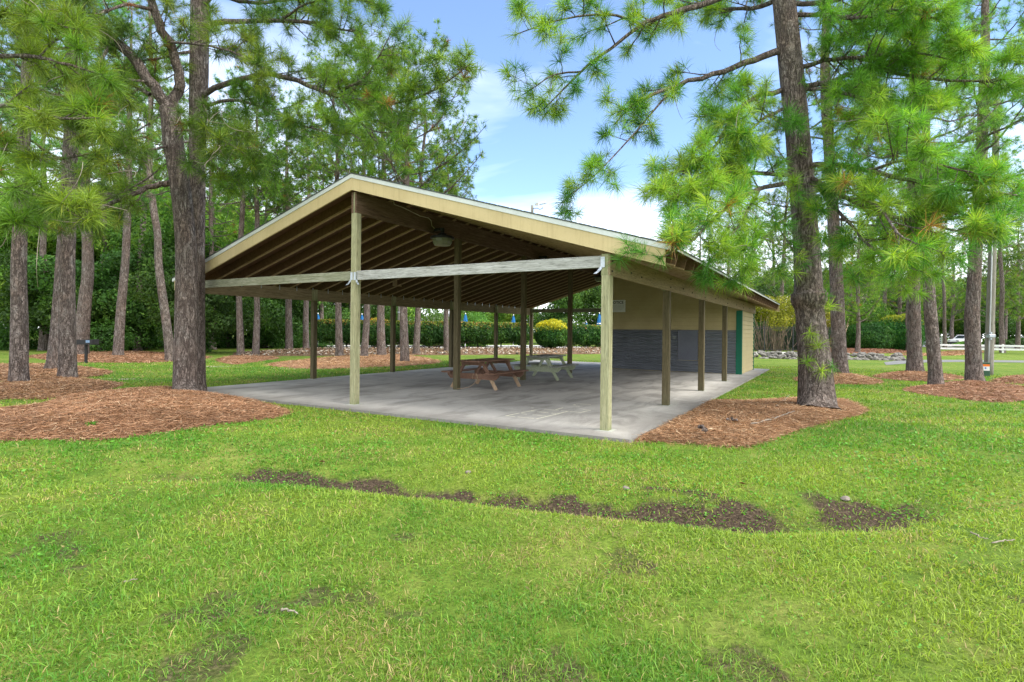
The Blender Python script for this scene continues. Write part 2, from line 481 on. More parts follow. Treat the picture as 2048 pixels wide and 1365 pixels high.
def ground_mat():
    m, nt, _, L = nmat('lawn_soil')
    v = coords(nt)
    at_ = N(nt, 'ShaderNodeAttribute', attribute_name='col'); sep = N(nt, 'ShaderNodeSeparateColor'); L.new(at_.outputs['Color'], sep.inputs[0])
    a = noise(nt, v, .35, 4); b = noise(nt, v, 2.4, 5, .6); f = noise(nt, v, 38, 5, .7); g = noise(nt, v, 9, 4, .6)
    s = mathn(nt, 'ADD', mathn(nt, 'MULTIPLY', a, .45), mathn(nt, 'MULTIPLY', b, .55))
    c = ramp(nt, s, [(.34, (.075, .145, .018)), (.5, (.13, .195, .028)), (.66, (.22, .235, .06))])
    c = mixc(nt, .75, c, ramp(nt, f, [(.30, (.45, .5, .45)), (.62, (1.25, 1.2, 1.2))]), 'MULTIPLY')
    c = mixc(nt, .6, c, ramp(nt, g, [(.33, (.62, .66, .6)), (.6, (1.1, 1.1, 1.1))]), 'MULTIPLY')
    soil = ramp(nt, f, [(.32, (.022, .016, .011)), (.52, (.060, .043, .029)), (.70, (.17, .125, .085))])
    n2 = mathn(nt, 'ADD', sep.outputs[0], mathn(nt, 'MULTIPLY', mathn(nt, 'SUBTRACT', g, .5), .9))
    c = mixc(nt, ramp(nt, n2, [(.30, (0, 0, 0)), (.80, (1, 1, 1))]), c, soil)
    sand = ramp(nt, f, [(.3, (.22, .185, .14)), (.7, (.40, .35, .28))])
    n3 = mathn(nt, 'ADD', sep.outputs[1], mathn(nt, 'MULTIPLY', mathn(nt, 'SUBTRACT', g, .5), 1.2))
    c = mixc(nt, ramp(nt, n3, [(.45, (0, 0, 0)), (.8, (1, 1, 1))]), c, sand)
    finish(nt, c, .9, mathn(nt, 'ADD', f, g), .03, 1, .1); return m


def bed_mat():
    m, nt, _, L = nmat('pine_straw_bed')
    a = noise(nt, coords(nt, (1, 1, 1)), .9, 4); f = noise(nt, coords(nt, (60, 14, 20), 'Object', (0, 0, .5)), 1.6, 5, .7, .8); g = noise(nt, coords(nt, (14, 60, 20), 'Object', (0, 0, .2)), 1.6, 5, .7, .8)
    k = mathn(nt, 'MAXIMUM', f, g)
    c = ramp(nt, k, [(.36, (.085, .040, .020)), (.52, (.24, .125, .07)), (.68, (.41, .24, .14))])
    c = mixc(nt, ramp(nt, a, [(.38, (0, 0, 0)), (.7, (.65, .65, .65))]), c, (.30, .18, .11))
    finish(nt, c, .9, k, .03, 1, .1); return m


def litter_mat():
    m, nt, _, L = nmat('leaf_litter')
    f = noise(nt, coords(nt), 5, 6, .7); vo = N(nt, 'ShaderNodeTexVoronoi', Scale=7.0); L.new(coords(nt), vo.inputs['Vector'])
    c = ramp(nt, f, [(.32, (.045, .025, .015)), (.5, (.14, .085, .05)), (.68, (.26, .19, .13))])
    finish(nt, c, .9, f, .05, 1, .1); return m


M['siding'] = siding_mat()
M['slab'] = concrete_mat('stained_concrete', (.43, .41, .375), (.31, .295, .27), (.54, .52, .48))
M['shingle'] = shingle_mat(); M['ground'] = ground_mat(); M['bed'] = bed_mat(); M['litter'] = litter_mat()
M['asphalt'] = simple('path_asphalt', (.11, .11, .11), (.20, .20, .195), 3, (1, 1, 1), .85, .004, 12)
M['pale_concrete'] = simple('pale_pool_concrete', (.46, .45, .43), (.60, .59, .57), 2, (1, 1, 1), .7, .002, 10)
M['corr'] = simple('corrugated_zinc', (.135, .148, .165), (.19, .205, .225), .8, (1, 1, 1), .42, .0, 3, .5, .3)
M['zincflat'] = simple('flat_zinc_panel', (.095, .102, .125), (.125, .135, .16), 2.2, (1, 1, 1), .5, .001, 8, .5, .3)
M['lamp_glass'] = simple('dusty_lamp_lens', (.11, .12, .075), (.17, .18, .115), 6, (1, 1, 1), .35, .001)
M['glass'] = simple('dark_window_glass', (.012, .014, .016), (.03, .035, .04), 2, (1, 1, 1), .08, .0, 4, .6)
M['carwhite'] = simple('white_car_paint', (.70, .70, .70), (.78, .78, .78), 1, (1, 1, 1), .25, .0, 4, .5)
M['pedestal'] = simple('green_cabinet_paint', (.025, .07, .045), (.04, .10, .06), 4, (1, 1, 1), .5, .001)
M['orange'] = simple('orange_label', (.70, .16, .02), (.78, .20, .03), 4, (1, 1, 1), .5, .0)
M['stickerblue'] = simple('blue_mark', (.05, .15, .5), (.08, .2, .6), 4, (1, 1, 1), .5, .0)
M['line'] = simple('worn_line_paint', (.6, .58, .46), (.85, .83, .68), 14, (1, 1, 1), .8, .002)
M['roofgrey'] = simple('grey_house_roof', (.14, .15, .155), (.22, .23, .235), 4, (1, 1, 1), .85, .004)
M['stem'] = simple('pale_brown_stems', (.17, .115, .07), (.34, .25, .17), 6, (1, 1, .3), .8, .003)

# ------------------------------------------------------------------ ground sheet
def polar_ground():
    angs = np.concatenate([np.linspace(-62, 62, 420), np.linspace(62, 298, 120)[1:-1]])
    rad = np.concatenate([[.0], .55 * (1.021 ** np.arange(0, 345))]); rad = rad[rad < 480]
    A = np.radians(angs)
    X = rad[:, None] * np.sin(A); Y = rad[:, None] * np.cos(A)
    Z = H(X, Y); n, k = X.shape
    dm = dirt_mask(X, Y)
    sm = np.zeros_like(X)
    for px, py, rx, ry in [(420, 733, 2.2, .7), (600, 737, 2.5, .5), (680, 736, 2.5, .5), (240, 757, 1.6, .4), (1730, 706, 3, 1.5)]:
        c = flat(px, py, -.03); sm = np.maximum(sm, np.clip(1.15 - np.hypot((X - c[0]) / rx, (Y - c[1]) / ry), 0, 1))
    mb = MB()
    i, j = np.arange(n - 1)[:, None] * k, np.arange(k)[None]; j2 = (j + 1) % k
    f = np.stack([i + j, i + j2, i + k + j2, i + k + j], -1).reshape(-1, 4)[:, ::-1]
    mb.add(np.stack([X, Y, Z], -1).reshape(-1, 3), f, np.stack([dm, sm, dm * 0], -1).reshape(-1, 3))
    return mb.build('ground', M['ground'], None, True, 'col')
tag(polar_ground(), kind='structure')

E0 = thing('picnic_shelter', 'open gabled picnic shelter with tan fascia and a walled storeroom at its far end', 'picnic shelter', (OX, OY, 0), R(90) - TH)
SHR = R(90) - TH


def sbuild(mb, name, mat, parent=E0, **k): return mb.build(name, mat, parent, **k)


# concrete slab (structure), in shelter axes
sl = MB(); sl.box((-.53, -.57, -.22), (18.3, 10.82, 0.0), .018, 0, 2)
slab = sl.build('concrete_slab', M['slab'], None, loc=(OX, OY, 0)); slab.rotation_euler = (0, 0, SHR); tag(slab, kind='structure')

# worn painted game lines on the slab
ln = MB()
for x0, y0, x1, y1 in [(120, 435, 700, 490), (430, 392, 940, 440), (640, 340, 1150, 388), (900, 300, 1200, 326), (1250, 330, 1640, 365), (120, 435, 740, 312), (740, 500, 1400, 342),
                       (1640, 370, 1850, 320), (1140, 310, 1290, 268), (1640, 300, 1850, 322), (1520, 228, 1740, 250), (1500, 215, 1590, 190), (1590, 190, 1860, 205), (570, 270, 690, 270)]:
    p = np.array(to_sh(*flat(1000 + x0 / 10.24, 790 + y0 / 10.24))); q = np.array(to_sh(*flat(1000 + x1 / 10.24, 790 + y1 / 10.24)))
    d = (q - p) / np.linalg.norm(q - p); nrm = np.array([-d[1], d[0]]) * .022
    ks = np.arange(0, np.linalg.norm(q - p), .06)
    for s0 in ks:                                            # broken, worn strokes
        if rng.random() < .10: continue
        w_ = rng.uniform(.7, 1.1)
        a0, a1 = p + d * s0, p + d * min(s0 + .062, np.linalg.norm(q - p))
        ln.poly([(*(a0 - nrm * w_), .004), (*(a1 - nrm * w_), .004), (*(a1 + nrm * w_), .004), (*(a0 + nrm * w_), .004)])
lo = ln.build('painted_lines', M['line'], None, loc=(OX, OY, 0)); lo.rotation_euler = (0, 0, SHR); tag(lo, kind='structure')

# ------------------------------------------------------------------ shelter
ZE, ZR, EV, SLP = 2.776, 4.632, .99, .2923
A0, A1 = -.14, 17.62
def ztop(b): return ZR - SLP * abs(b - HW)

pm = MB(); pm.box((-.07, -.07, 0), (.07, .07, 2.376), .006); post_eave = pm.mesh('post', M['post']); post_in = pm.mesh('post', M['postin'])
pt = MB(); pt.box((-.062, -.062, 0), (.062, .062, .33), .004); tongue = pt.mesh('post_tongue', M['post'])
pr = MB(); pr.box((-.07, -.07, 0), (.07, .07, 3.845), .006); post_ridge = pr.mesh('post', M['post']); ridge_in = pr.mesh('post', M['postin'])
ring = MB(); ring.box((-.13, -.13, .0015), (.13, .13, .006), .0)
pl = simple('pale_grout', (.33, .34, .30), (.47, .48, .43), 12)
grout = ring.mesh('post_footing', pl)
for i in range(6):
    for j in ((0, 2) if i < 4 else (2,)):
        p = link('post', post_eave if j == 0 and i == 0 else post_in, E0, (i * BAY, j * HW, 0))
        t = link('post_top', tongue, p, (0, .018 if j == 0 else -.018, 2.377))
        link('post_footing', grout, p, (0, 0, 0))
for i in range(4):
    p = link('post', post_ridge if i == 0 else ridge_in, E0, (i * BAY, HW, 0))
    tt = MB(); tt.box((-.062, -.022, 0), (.062, .022, .42), .003); tt.build('post_top', M['post'], p, loc=(0, 0, 3.846))
    link('post_footing', grout, p)
# eave headers: one board per bay, butted over the posts
for b0, b1 in ((-.072, -.036), (2 * HW + .036, 2 * HW + .072)):
    for i in range(5):
        mb = MB(); mb.box((i * BAY + (-.071 if i == 0 else .003), min(b0, b1), 2.372), ((i + 1) * BAY - (.003 if i < 4 else -.071), max(b0, b1), 2.712), .004)
        sbuild(mb, 'eave_header', M['rim'])
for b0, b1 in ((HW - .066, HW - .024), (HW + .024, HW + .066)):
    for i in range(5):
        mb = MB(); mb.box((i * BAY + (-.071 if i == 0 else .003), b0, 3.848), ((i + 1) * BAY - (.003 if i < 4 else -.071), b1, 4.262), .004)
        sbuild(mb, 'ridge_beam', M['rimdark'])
# front and rear ties
mb = MB(); mb.box((-.05, .07, 2.50), (-.008, HW - .07, 2.683), .004); sbuild(mb, 'tie_beam', M['tiegrey'])
mb = MB(); mb.box((-.05, HW + .07, 2.50), (-.008, 2 * HW - .07, 2.683), .004); sbuild(mb, 'tie_beam', M['tiemoss'])
mb = MB(); mb.box((5 * BAY + .01, HW + .07, 2.50), (5 * BAY + .052, 2 * HW - .07, 2.683), .004); sbuild(mb, 'tie_beam', M['tiemoss'])
# galvanised tie hangers with their flared tails
def hanger(b, s):
    h = MB()
    h.box((-.056, b, 2.515), (-.052, b + s * .045, 2.66)) if s > 0 else h.box((-.056, b - .045, 2.515), (-.052, b, 2.66))
    o = link('tie_hanger', None, E0)
    for k, (dz0, dz1, off0, off1) in enumerate([(2.515, 2.45, 0, .045), (2.45, 2.405, .045, .10)]):
        c0, c1 = b + s * (off0 + .022), b + s * (off1 + .022)
        h.poly([(-.058 - .01 * k, c0 - .026, dz0), (-.058 - .01 * k, c0 + .026, dz0), (-.078 - .012 * k, c1 + .026, dz1), (-.078 - .012 * k, c1 - .026, dz1)])
    h.poly([(-.0705, b - .03, 2.50), (-.0705, b + .03, 2.50), (-.0705, b + .03, 2.66), (-.0705, b - .03, 2.66)][::1])
    me = h.mesh('tie_hanger', M['galv']); COL.objects.unlink(o); bpy.data.objects.remove(o)
    q = link('tie_hanger', me, E0); sm_ = q.modifiers.new('thick', 'SOLIDIFY'); sm_.thickness = .004
hanger(.045, 1); hanger(HW - .045, -1); hanger(HW + .045, 1)
# rafters
rr = MB()
for tl in (-1,):
    b_t, b_r = -EV + .035, HW - .024
    zt = lambda b: ztop(b) - .052
    def slat(th_, z0, z1, bt, mi):
        prof = [(bt, zt(bt) - z0), (b_r, zt(b_r) - z0), (b_r, zt(b_r) - z1), (bt + .055 * (z1 - z0) / .235, zt(bt + .05) - z1)]
        v = [(-th_, b, z) for b, z in prof] + [(th_, b, z) for b, z in prof]
        rr.add(v, [[0, 1, 2, 3], [7, 6, 5, 4], [0, 4, 5, 1], [1, 5, 6, 2], [2, 6, 7, 3], [3, 7, 4, 0]], None, mi)
    slat(.014, 0, .20, b_t, 1); slat(.027, .2005, .238, b_t + .05, 0)
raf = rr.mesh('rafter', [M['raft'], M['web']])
NR = 31
for k in range(NR):
    a = -.075 + k * (17.55 + .075) / (NR - 1)
    link('rafter', raf, E0, (a, 0, 0))
    link('rafter', raf, E0, (a, 2 * HW, 0), (0, 0, math.pi))
# pale metal straps where the rafters meet the far header
st = MB(); st.box((-.016, 0, 2.63), (.016, .003, 2.76)); strap = st.mesh('rafter_strap', M['galv'])
for k in range(NR): link('rafter_strap', strap, E0, (-.045 + k * 17.62 / (NR - 1), 2 * HW + .031, 0))
for a in (3.55, 6.1):
    mb = MB(); mb.beam((a + .06, 9.95, ztop(9.95) - .18), (a + .49, 9.95, ztop(9.95) - .18), .02, .2, 0); sbuild(mb, 'blocking_board', M['barewood'])
# roof deck, shingles, fascia and drip edge
for s in (1, -1):
    def B(b): return b if s == 1 else 2 * HW - b
    def slab_strip(a0, a1, b0, b1, up0, up1, name, mat, sub=None):
        m_ = MB()
        v = [(a, B(b), ztop(b) + u) for a in (a0, a1) for b in (b0, b1) for u in (up0, up1)]
        f = [[0, 1, 3, 2], [4, 6, 7, 5], [0, 4, 5, 1], [2, 3, 7, 6], [0, 2, 6, 4], [1, 5, 7, 3]]
        if s == -1: f = [q[::-1] for q in f]
        m_.add(v, f); return m_.build(name, mat, sub or E0)
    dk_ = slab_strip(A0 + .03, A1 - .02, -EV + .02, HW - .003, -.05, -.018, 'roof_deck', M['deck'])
    slab_strip(A0 - .025, A1 + .02, -EV - .02, HW - .002, -.017, .0, 'shingles', M['shingle'], dk_)
    for kk in range(26):                                   # shingle course butts seen along the edge
        b0 = -EV - .02 + kk * .245
        slab_strip(A0 - .027, A1 + .022, b0, min(b0 + .2, HW - .004), .0005, .006, 'shingle_course', M['shingle'], dk_) if kk < 26 and b0 + .2 < HW else None
    slab_strip(A0 - .004, A0 + .030, -EV + .07, HW - .0015, -.335, -.096, 'fascia', M['fascia'])
    slab_strip(A0 - .018, A0 + .029, -EV - .012, HW - .001, -.0955, -.0175, 'drip_edge', M['drip'])
    slab_strip(A1 - .03, A1, -EV, HW - .0015, -.345, -.055, 'fascia', M['fascia'])
    slab_strip(A0 + .031, A1, -EV - .012, -EV + .012, -.0535, -.0178, 'drip_edge', M['drip'])
    slab_strip(A0 + .0305, A0 + .069, HW - .9, HW - .07, -.30, -.06, 'barge_backing', M['deck'])
# bolts on the front-facing headers
bl = MB(); bl.lathe([(0, -.006), (.016, -.006), (.016, .004), (.011, .010), (0, .010)], 10); bolt = bl.mesh('bolt', M['black'])
for a, z in [(0, 2.44), (.02, 2.60), (.92, 2.5), (1.5, 2.48), (BAY, 2.45), (BAY, 2.62), (4.6, 2.5), (5.5, 2.47), (2 * BAY, 2.45), (2 * BAY, 2.62), (8.5, 2.5), (3 * BAY, 2.46), (3 * BAY, 2.61), (12.3, 2.5), (4 * BAY, 2.47), (4 * BAY, 2.6), (15.6, 2.5)]:
    link('bolt', bolt, E0, (a, -.078, z), (R(90), 0, 0))
# conduit run on the ridge beam
cd = MB(); cd.tube([(1.0, HW - .078, 4.30), (1.02, HW - .078, 4.23), (1.3, HW - .078, 4.22), (1.9, HW - .078, 4.14), (2.2, HW - .078, 4.15), (2.28, HW - .09, 4.10), (2.3, HW - .1, 3.98), (2.36, HW - .13, 3.93)], .008, 6)
sbuild(cd, 'wire', simple('pale_wire', (.35, .30, .22), (.5, .44, .34), 8))

# ------------------------------------------------------------------ storeroom (parts of the shelter)
W0, W1, WB = 4 * BAY, 5 * BAY, HW
w_ = MB()
COURSE = .165
def lap(mb, p, q, out, z0, ztop_p, ztop_q):              # lapped siding between plan points p,q with a sloped top
    p, q, out = np.array(p), np.array(q), np.array(out)
    z = z0
    L_ = np.linalg.norm(q - p)
    while z < max(ztop_p, ztop_q) - .01:
        z1 = z + COURSE; zb = z + .020
        def lim(zz): return zz
        # the board's extent where it stays under the sloped top
        lo_, hi_ = 0.0, 1.0
        if ztop_p != ztop_q:
            t = (z1 - ztop_p) / (ztop_q - ztop_p)
            if ztop_q > ztop_p: lo_ = max(0, t)
            else: hi_ = min(1, t)
        zz1 = min(z1, max(ztop_p, ztop_q))
        if hi_ - lo_ > .01:
            P0, P1 = p + (q - p) * lo_, p + (q - p) * hi_
            b_ = [(*(P0 + out * .026), zb), (*(P1 + out * .026), zb), (*(P1 + out * .006), zz1), (*(P0 + out * .006), zz1)]
            mb.poly(b_)
            mb.poly([(*(P0 + out * .002), zb), (*(P1 + out * .002), zb), (*(P1 + out * .026), zb), (*(P0 + out * .026), zb)])
        z = z1
wall_mat = M['siding']
core = MB()
core.box((W0 + .001, .0, .0), (W0 + .09, WB, 2.70)); core.box((W0 + .091, .0, 0), (W1, .09, 2.70)); core.box((W0 + .091, WB - .09, 0), (W1, WB, 3.8)); core.box((W1 - .09, .091, 0), (W1 - .001, WB - .091, 2.7))
core.add([(W0 + .001, 0, 2.70), (W0 + .001, WB, 2.70), (W0 + .001, WB, 4.25), (W0 + .09, 0, 2.70), (W0 + .09, WB, 2.70), (W0 + .09, WB, 4.25)], [[0, 2, 1, 1], [3, 4, 5, 5], [0, 3, 5, 2]])
wall = core.build('storeroom_wall', wall_mat, E0)
mb = MB(); lap(mb, (W0, .1), (W0, WB), (-1, 0), 1.62, 2.70, 4.2); mb.build('lap_siding', wall_mat, wall)
mb = MB(); lap(mb, (W1 - .1, 0), (W0 + .1, 0), (0, -1), .02, 2.42, 2.42); mb.build('lap_siding', wall_mat, wall)
mb = MB(); mb.box((W0 - .036, -.036, .0), (W0 - .0, .17, 2.37), .002); mb.box((W0, -.040, 0), (W0 + .105, -.0, 2.37), .002); mb.build('corner_trim', M['green'], wall)
mb = MB(); mb.box((W1 - .105, -.040, 0), (W1, -.0, 2.37), .002); mb.box((W1, -.022, 0), (W1 + .022, .1, 2.37), .002); mb.build('corner_trim', M['green'], wall)
def corrugated(b0, b1, z0, z1, pitch=.105, amp=.028):
    z = np.arange(z0, z1, pitch / 8); n = len(z)
    x = W0 - .030 - amp * np.cos((z - z0) / pitch * 2 * math.pi)
    v = np.concatenate([np.stack([x, np.full(n, b), z], 1) for b in (b0, b1)])
    f = [[i, i + 1, n + i + 1, n + i] for i in range(n - 1)]
    m_ = MB(); m_.add(v, f); return m_
corrugated(2.31, WB, .02, 1.60).build('wainscot_panel', M['corr'], wall, smooth=True)
corrugated(.172, 1.53, .02, 1.60, .105, .022).build('wainscot_panel', M['corr'], wall, smooth=True)
corrugated(1.531, 2.309, .02, .46).build('wainscot_panel', M['corr'], wall, smooth=True)
mb = MB(); mb.box((W0 - .066, 1.54, .47), (W0 - .004, 2.30, 1.60), .004); mb.build('flat_panel', M['zincflat'], wall)
mb = MB(); mb.box((W0 - .062, .172, 1.602), (W0 - .004, WB, 1.635), .003); mb.build('wainscot_cap', M['zincflat'], wall)
mb = MB(); mb.box((W0 - .0625, 2.37, 1.28), (W0 - .0605, 2.49, 1.40)); mb.build('faded_sticker', simple('faded_sticker_paper', (.17, .19, .19), (.24, .26, .25), 20), wall)

# sign: its left end stands behind the corner post
sg = thing('notice_sign', 'white rectangular notice board high on the tan storeroom wall', 'sign', (*sh(W0 - .028, 4.80), 2.35), SHR)
mb = MB(); mb.box((-.010, -.36, 0), (0, .36, .50), .003); sgp = mb.build('sign_panel', M['white'], sg)


def text(name, s, size, mat, parent, loc, rot, ext=.0006):
    cu = bpy.data.curves.new(name, 'FONT'); cu.body = s; cu.size = size; cu.align_x = 'CENTER'; cu.align_y = 'CENTER'; cu.extrude = ext; cu.offset = size * .02
    tmp = bpy.data.objects.new('tmp_text', cu); COL.objects.link(tmp)
    dg = bpy.context.evaluated_depsgraph_get(); me = bpy.data.meshes.new_from_object(tmp.evaluated_get(dg))
    bpy.data.objects.remove(tmp); me.materials.clear(); me.materials.append(mat)
    return link(name, me, parent, loc, rot)
text('lettering', 'NOTICE', .155, M['black'], sgp, (-.012, 0, .395), (R(90), 0, R(-90)))
mb = MB()
for k, (zz, L0, L1) in enumerate([(.285, -.30, .28), (.245, -.31, .31), (.205, -.29, .25), (.165, -.31, .30), (.125, -.27, .29), (.085, -.2, .2)]):
    x = L0
    while x < L1:
        q = rng.uniform(.02, .06); mb.box((-.0115, x, zz), (-.0105, min(x + q, L1), zz + .012)); x += q + .012
mb.build('fine_print', simple('faint_print', (.25, .25, .25), (.35, .35, .35), 30), sgp)

# ------------------------------------------------------------------ fixtures hung on the ridge beam
def fixture(a, label, g):
    o = thing('ceiling_fixture', label, 'light fixture', (*sh(a, HW - .30), 3.60), SHR, 'lights along the ridge beam')
    mb = MB(); mb.lathe([(0, .34), (.05, .34), (.05, .22), (.10, .20), (.12, .13), (0.0, .13)], 12); mb.beam((0, 0, .31), (0, .225, .31), .06, .06, .004); mb.build('mounting_box', M['black'], o)
    mb = MB(); mb.lathe([(.10, .145), (.26, .14), (.285, .12), (.285, .085), (.255, .075), (.25, .085), (.10, .10)], 20); mb.build('rim', M['black'], o)
    mb = MB(); mb.lathe([(.245, .08), (.235, .0), (.19, -.075), (.05, -.085), (0, -.085)], 10); mb.build('lens', M['lamp_glass'], o)
    return o
fixture(2.45, 'dusty tapered lamp under the ridge beam nearest the front gable', 0)
fixture(7.9, 'lamp under the ridge beam midway along the shelter, behind the grey tie', 1)
fixture(12.75, 'lamp under the ridge beam deepest in the shelter, beside the corner post', 2)

# ------------------------------------------------------------------ picnic tables
def picnic_table(loc, rz, label, mats, seed):
    top, fr, leg2 = mats
    o = thing('picnic_table', label, 'picnic table', loc, rz, 'picnic tables under the shelter')
    mb = MB(); q = np.random.default_rng(seed)
    for k in range(5):
        y = -.30 + k * .15; mb.box((-.915 + q.uniform(-.012, .012), y - .07, .705 + q.uniform(-.004, .004)), (.915 + q.uniform(-.012, .012), y + .07, .743), .006)
    mb.build('tabletop', top, o)
    for s in (-1, 1):
        mb = MB()
        for k in range(2):
            y = s * (.60 + k * .145); mb.box((-.915, y - .068, .412), (.915 + q.uniform(-.01, .01), y + .068, .450), .006)
        mb.build('bench', fr if seed == 1 else top, o)
    for x in (-.64, .64):
        xs = 1 if x > 0 else -1
        mb = MB()
        pr_ = [(-.80, .405), (.80, .405), (.80, .345), (.70, .255), (-.70, .255), (-.80, .345)]
        v = [(x - .02, y, z) for y, z in pr_] + [(x + .02, y, z) for y, z in pr_]
        n0 = mb.n; mb.add(v, [[i, (i + 1) % 6, (i + 1) % 6 + 6, i + 6] for i in range(6)])
        for e in ([5, 4, 3, 2, 1, 0], [6, 7, 8, 9, 10, 11]): mb.lv.append(np.array(e) + n0); mb.ln.append(np.array([6])); mb.m.append(np.array([0]))
        mb.build('bench_support', fr, o)
        mb = MB(); mb.box((x - .02, -.36, .615), (x + .02, .36, .702), .004); mb.build('top_cleat', fr, o)
        for s in (-1, 1):
            mb = MB(); X = x - xs * .042
            y_b, y_t = s * .70, s * .27
            def leg(z0, z1, nm, mat):
                m_ = MB(); yy = lambda z: y_b + (y_t - y_b) * z / .70
                m_.beam((X, yy(z0), z0), (X, yy(z1), z1), .092, .038, .004, (1, 0, 0)); return m_.build(nm, mat, o)
            if leg2 is not None:
                leg(.26, .70, 'leg', fr); lw = leg(.0, .30, 'leg', leg2); lw.scale = (1.0, 1.0, 1.0); lw['label'] = 'bare pale lower leg'
            else: leg(0, .70, 'leg', fr)
        mb = MB(); mb.beam((x - xs * .06, 0, .31), (xs * .18, 0, .69), .085, .036, .004, (0, 1, 0)); mb.build('brace', fr, o)
    return o
bw, pg = M['brownwood'], M['palegreen']
picnic_table((*sh(4.52, 5.1), 0.002), SHR, 'brown stained picnic table with bare pale feet, chained near the second ridge post', (bw, bw, M['barewood']), 1)
picnic_table((*sh(8.05, 5.1), 0.002), SHR + R(3), 'pale green picnic table with a weathered grey top, behind the third ridge post', (M['greytop'], pg, None), 2)
cb = MB(); zz = lambda t: .34 - .31 * t + .05 * math.sin(t * 9)
cb.tube([(3.86, 4.98, .40), (3.84, 4.97, .25), (3.8, 5.0, .15), (3.7, 5.1, .06), (3.6, 5.24, .03), (3.50, 5.255, .03), (3.40, 5.26, .03)], .007, 6)
cb.tube([(3.84, 4.95, .41), (3.80, 4.90, .30), (3.82, 4.88, .26)], .007, 6); cb.tube([(3.84, 5.05, .41), (3.80, 5.06, .30), (3.84, 5.08, .26)], .007, 6)
c_ = cb.build('tether_cable', M['barewood'], None, loc=(OX, OY, 0)); c_.rotation_euler = (0, 0, SHR); tag(c_, 'thin cable tying the brown picnic table to the ridge post foot', 'cable')

# ------------------------------------------------------------------ pine straw beds (ground cover)
BEDS = []
def bed(name_px, mound, dens, seed, label, zz=-.05, hard=None):
    P = np.array([flat(x, y, zz) for x, y in name_px])
    n = 160; m = len(P)                                    # closed Catmull-Rom outline
    t = np.linspace(0, m, n, endpoint=False); i = t.astype(int); f = (t - i)[:, None]
    p0, p1, p2, p3 = P[(i - 1) % m], P[i], P[(i + 1) % m], P[(i + 2) % m]
    Q = .5 * (2 * p1 + (p2 - p0) * f + (2 * p0 - 5 * p1 + 4 * p2 - p3) * f ** 2 + (3 * p1 - p0 - 3 * p2 + p3) * f ** 3)
    if hard: Q = hard(Q)
    c = Q.mean(0); dirs = Q - c
    jit = 1 + .07 * (fbm(Q[:, 0] * 3, Q[:, 1] * 3, seed, 3) - .5)
    s = np.linspace(0, 1, 26)
    X = c[0] + s[:, None] * dirs[None, :, 0] * jit; Y = c[1] + s[:, None] * dirs[None, :, 1] * jit
    e = (1 - s ** 4)[:, None]
    Z = H(X, Y) + mound * e * (.8 + .4 * (fbm(X * 1.2, Y * 1.2, seed + 3, 3))) + .03 * e * fbm(X * 5, Y * 5, seed + 5, 2) + .006 - .03 * (s[:, None] > .985)
    mb = MB(); k = n
    ii, jj = np.arange(25)[:, None] * k, np.arange(k)[None]; j2 = (jj + 1) % k
    mb.add(np.stack([X, Y, Z], -1).reshape(-1, 3), np.stack([ii + jj, ii + j2, ii + k + j2, ii + k + jj], -1).reshape(-1, 4), (.2, .1, .05), 0)
    q = np.random.default_rng(seed)
    area = .5 * abs(np.sum(Q[:, 0] * np.roll(Q[:, 1], -1) - Q[:, 1] * np.roll(Q[:, 0], -1)))
    dist = np.hypot(*c)
    nn = int(min(90000, area * dens * 1.7))
    r = np.sqrt(q.random(nn)) * 1.0 + np.abs(q.normal(0, .035, nn)) * (q.random(nn) < .3); a = q.integers(0, n, nn); fr = q.random(nn)
    d = (dirs * jit[:, None])[a] * (1 - fr)[:, None] + (dirs * jit[:, None])[(a + 1) % n] * fr[:, None]
    x, y = c[0] + r * d[:, 0], c[1] + r * d[:, 1]
    ee = 1 - np.minimum(r, 1) ** 4
    z = H(x, y) + mound * ee * (.8 + .4 * fbm(x * 1.2, y * 1.2, seed + 3, 3)) + .03 * ee * fbm(x * 5, y * 5, seed + 5, 2) + q.uniform(.006, .03, nn)
    L = q.uniform(.09, .26, nn); w = .0019 * max(1, dist / 7) * q.uniform(.7, 1.3, nn); th = q.uniform(0, 2 * math.pi, nn); pit = q.normal(0, .16, nn)
    D = np.stack([np.cos(th) * np.cos(pit), np.sin(th) * np.cos(pit), np.sin(pit)], 1) * (L / 2)[:, None]
    Wv = np.stack([-np.sin(th), np.cos(th), q.normal(0, .3, nn)], 1) * w[:, None]
    C = np.stack([x, y, z], 1)
    v = np.stack([C - D - Wv, C - D + Wv, C + D + Wv * .6, C + D - Wv * .6], 1).reshape(-1, 3)
    col = np.array([(.26, .130, .072), (.38, .215, .130), (.15, .080, .050), (.47, .33, .22), (.30, .155, .085)])[q.choice(5, nn, p=[.34, .24, .2, .08, .14])] * q.uniform(.7, 1.25, (nn, 1))
    col *= (.75 + .5 * fbm(x * .9, y * .9, seed + 9, 3))[:, None]
    mb.add(v, np.arange(nn * 4).reshape(-1, 4), np.repeat(col, 4, 0), 1)
    o = mb.build('pine_straw', [M['bed'], M['straw']], None, False, 'col')
    tag(o, label, 'pine straw', None, 'stuff'); BEDS.append(Q)
    return o


def off_slab(Q):
    a, b = to_sh(Q[:, 0], Q[:, 1])
    inside = (a > -.53) & (b > -.58)
    b = np.where(inside & (b < 4), -.58, b)
    X, Y = sh(a, b); return np.stack([X, Y], 1)
def off_front(Q):
    a, b = to_sh(Q[:, 0], Q[:, 1])
    inside = (a > -.56) & (b < 10.85) & (b > 2)
    a = np.where(inside, -.56, a)
    X, Y = sh(a, b); return np.stack([X, Y], 1)


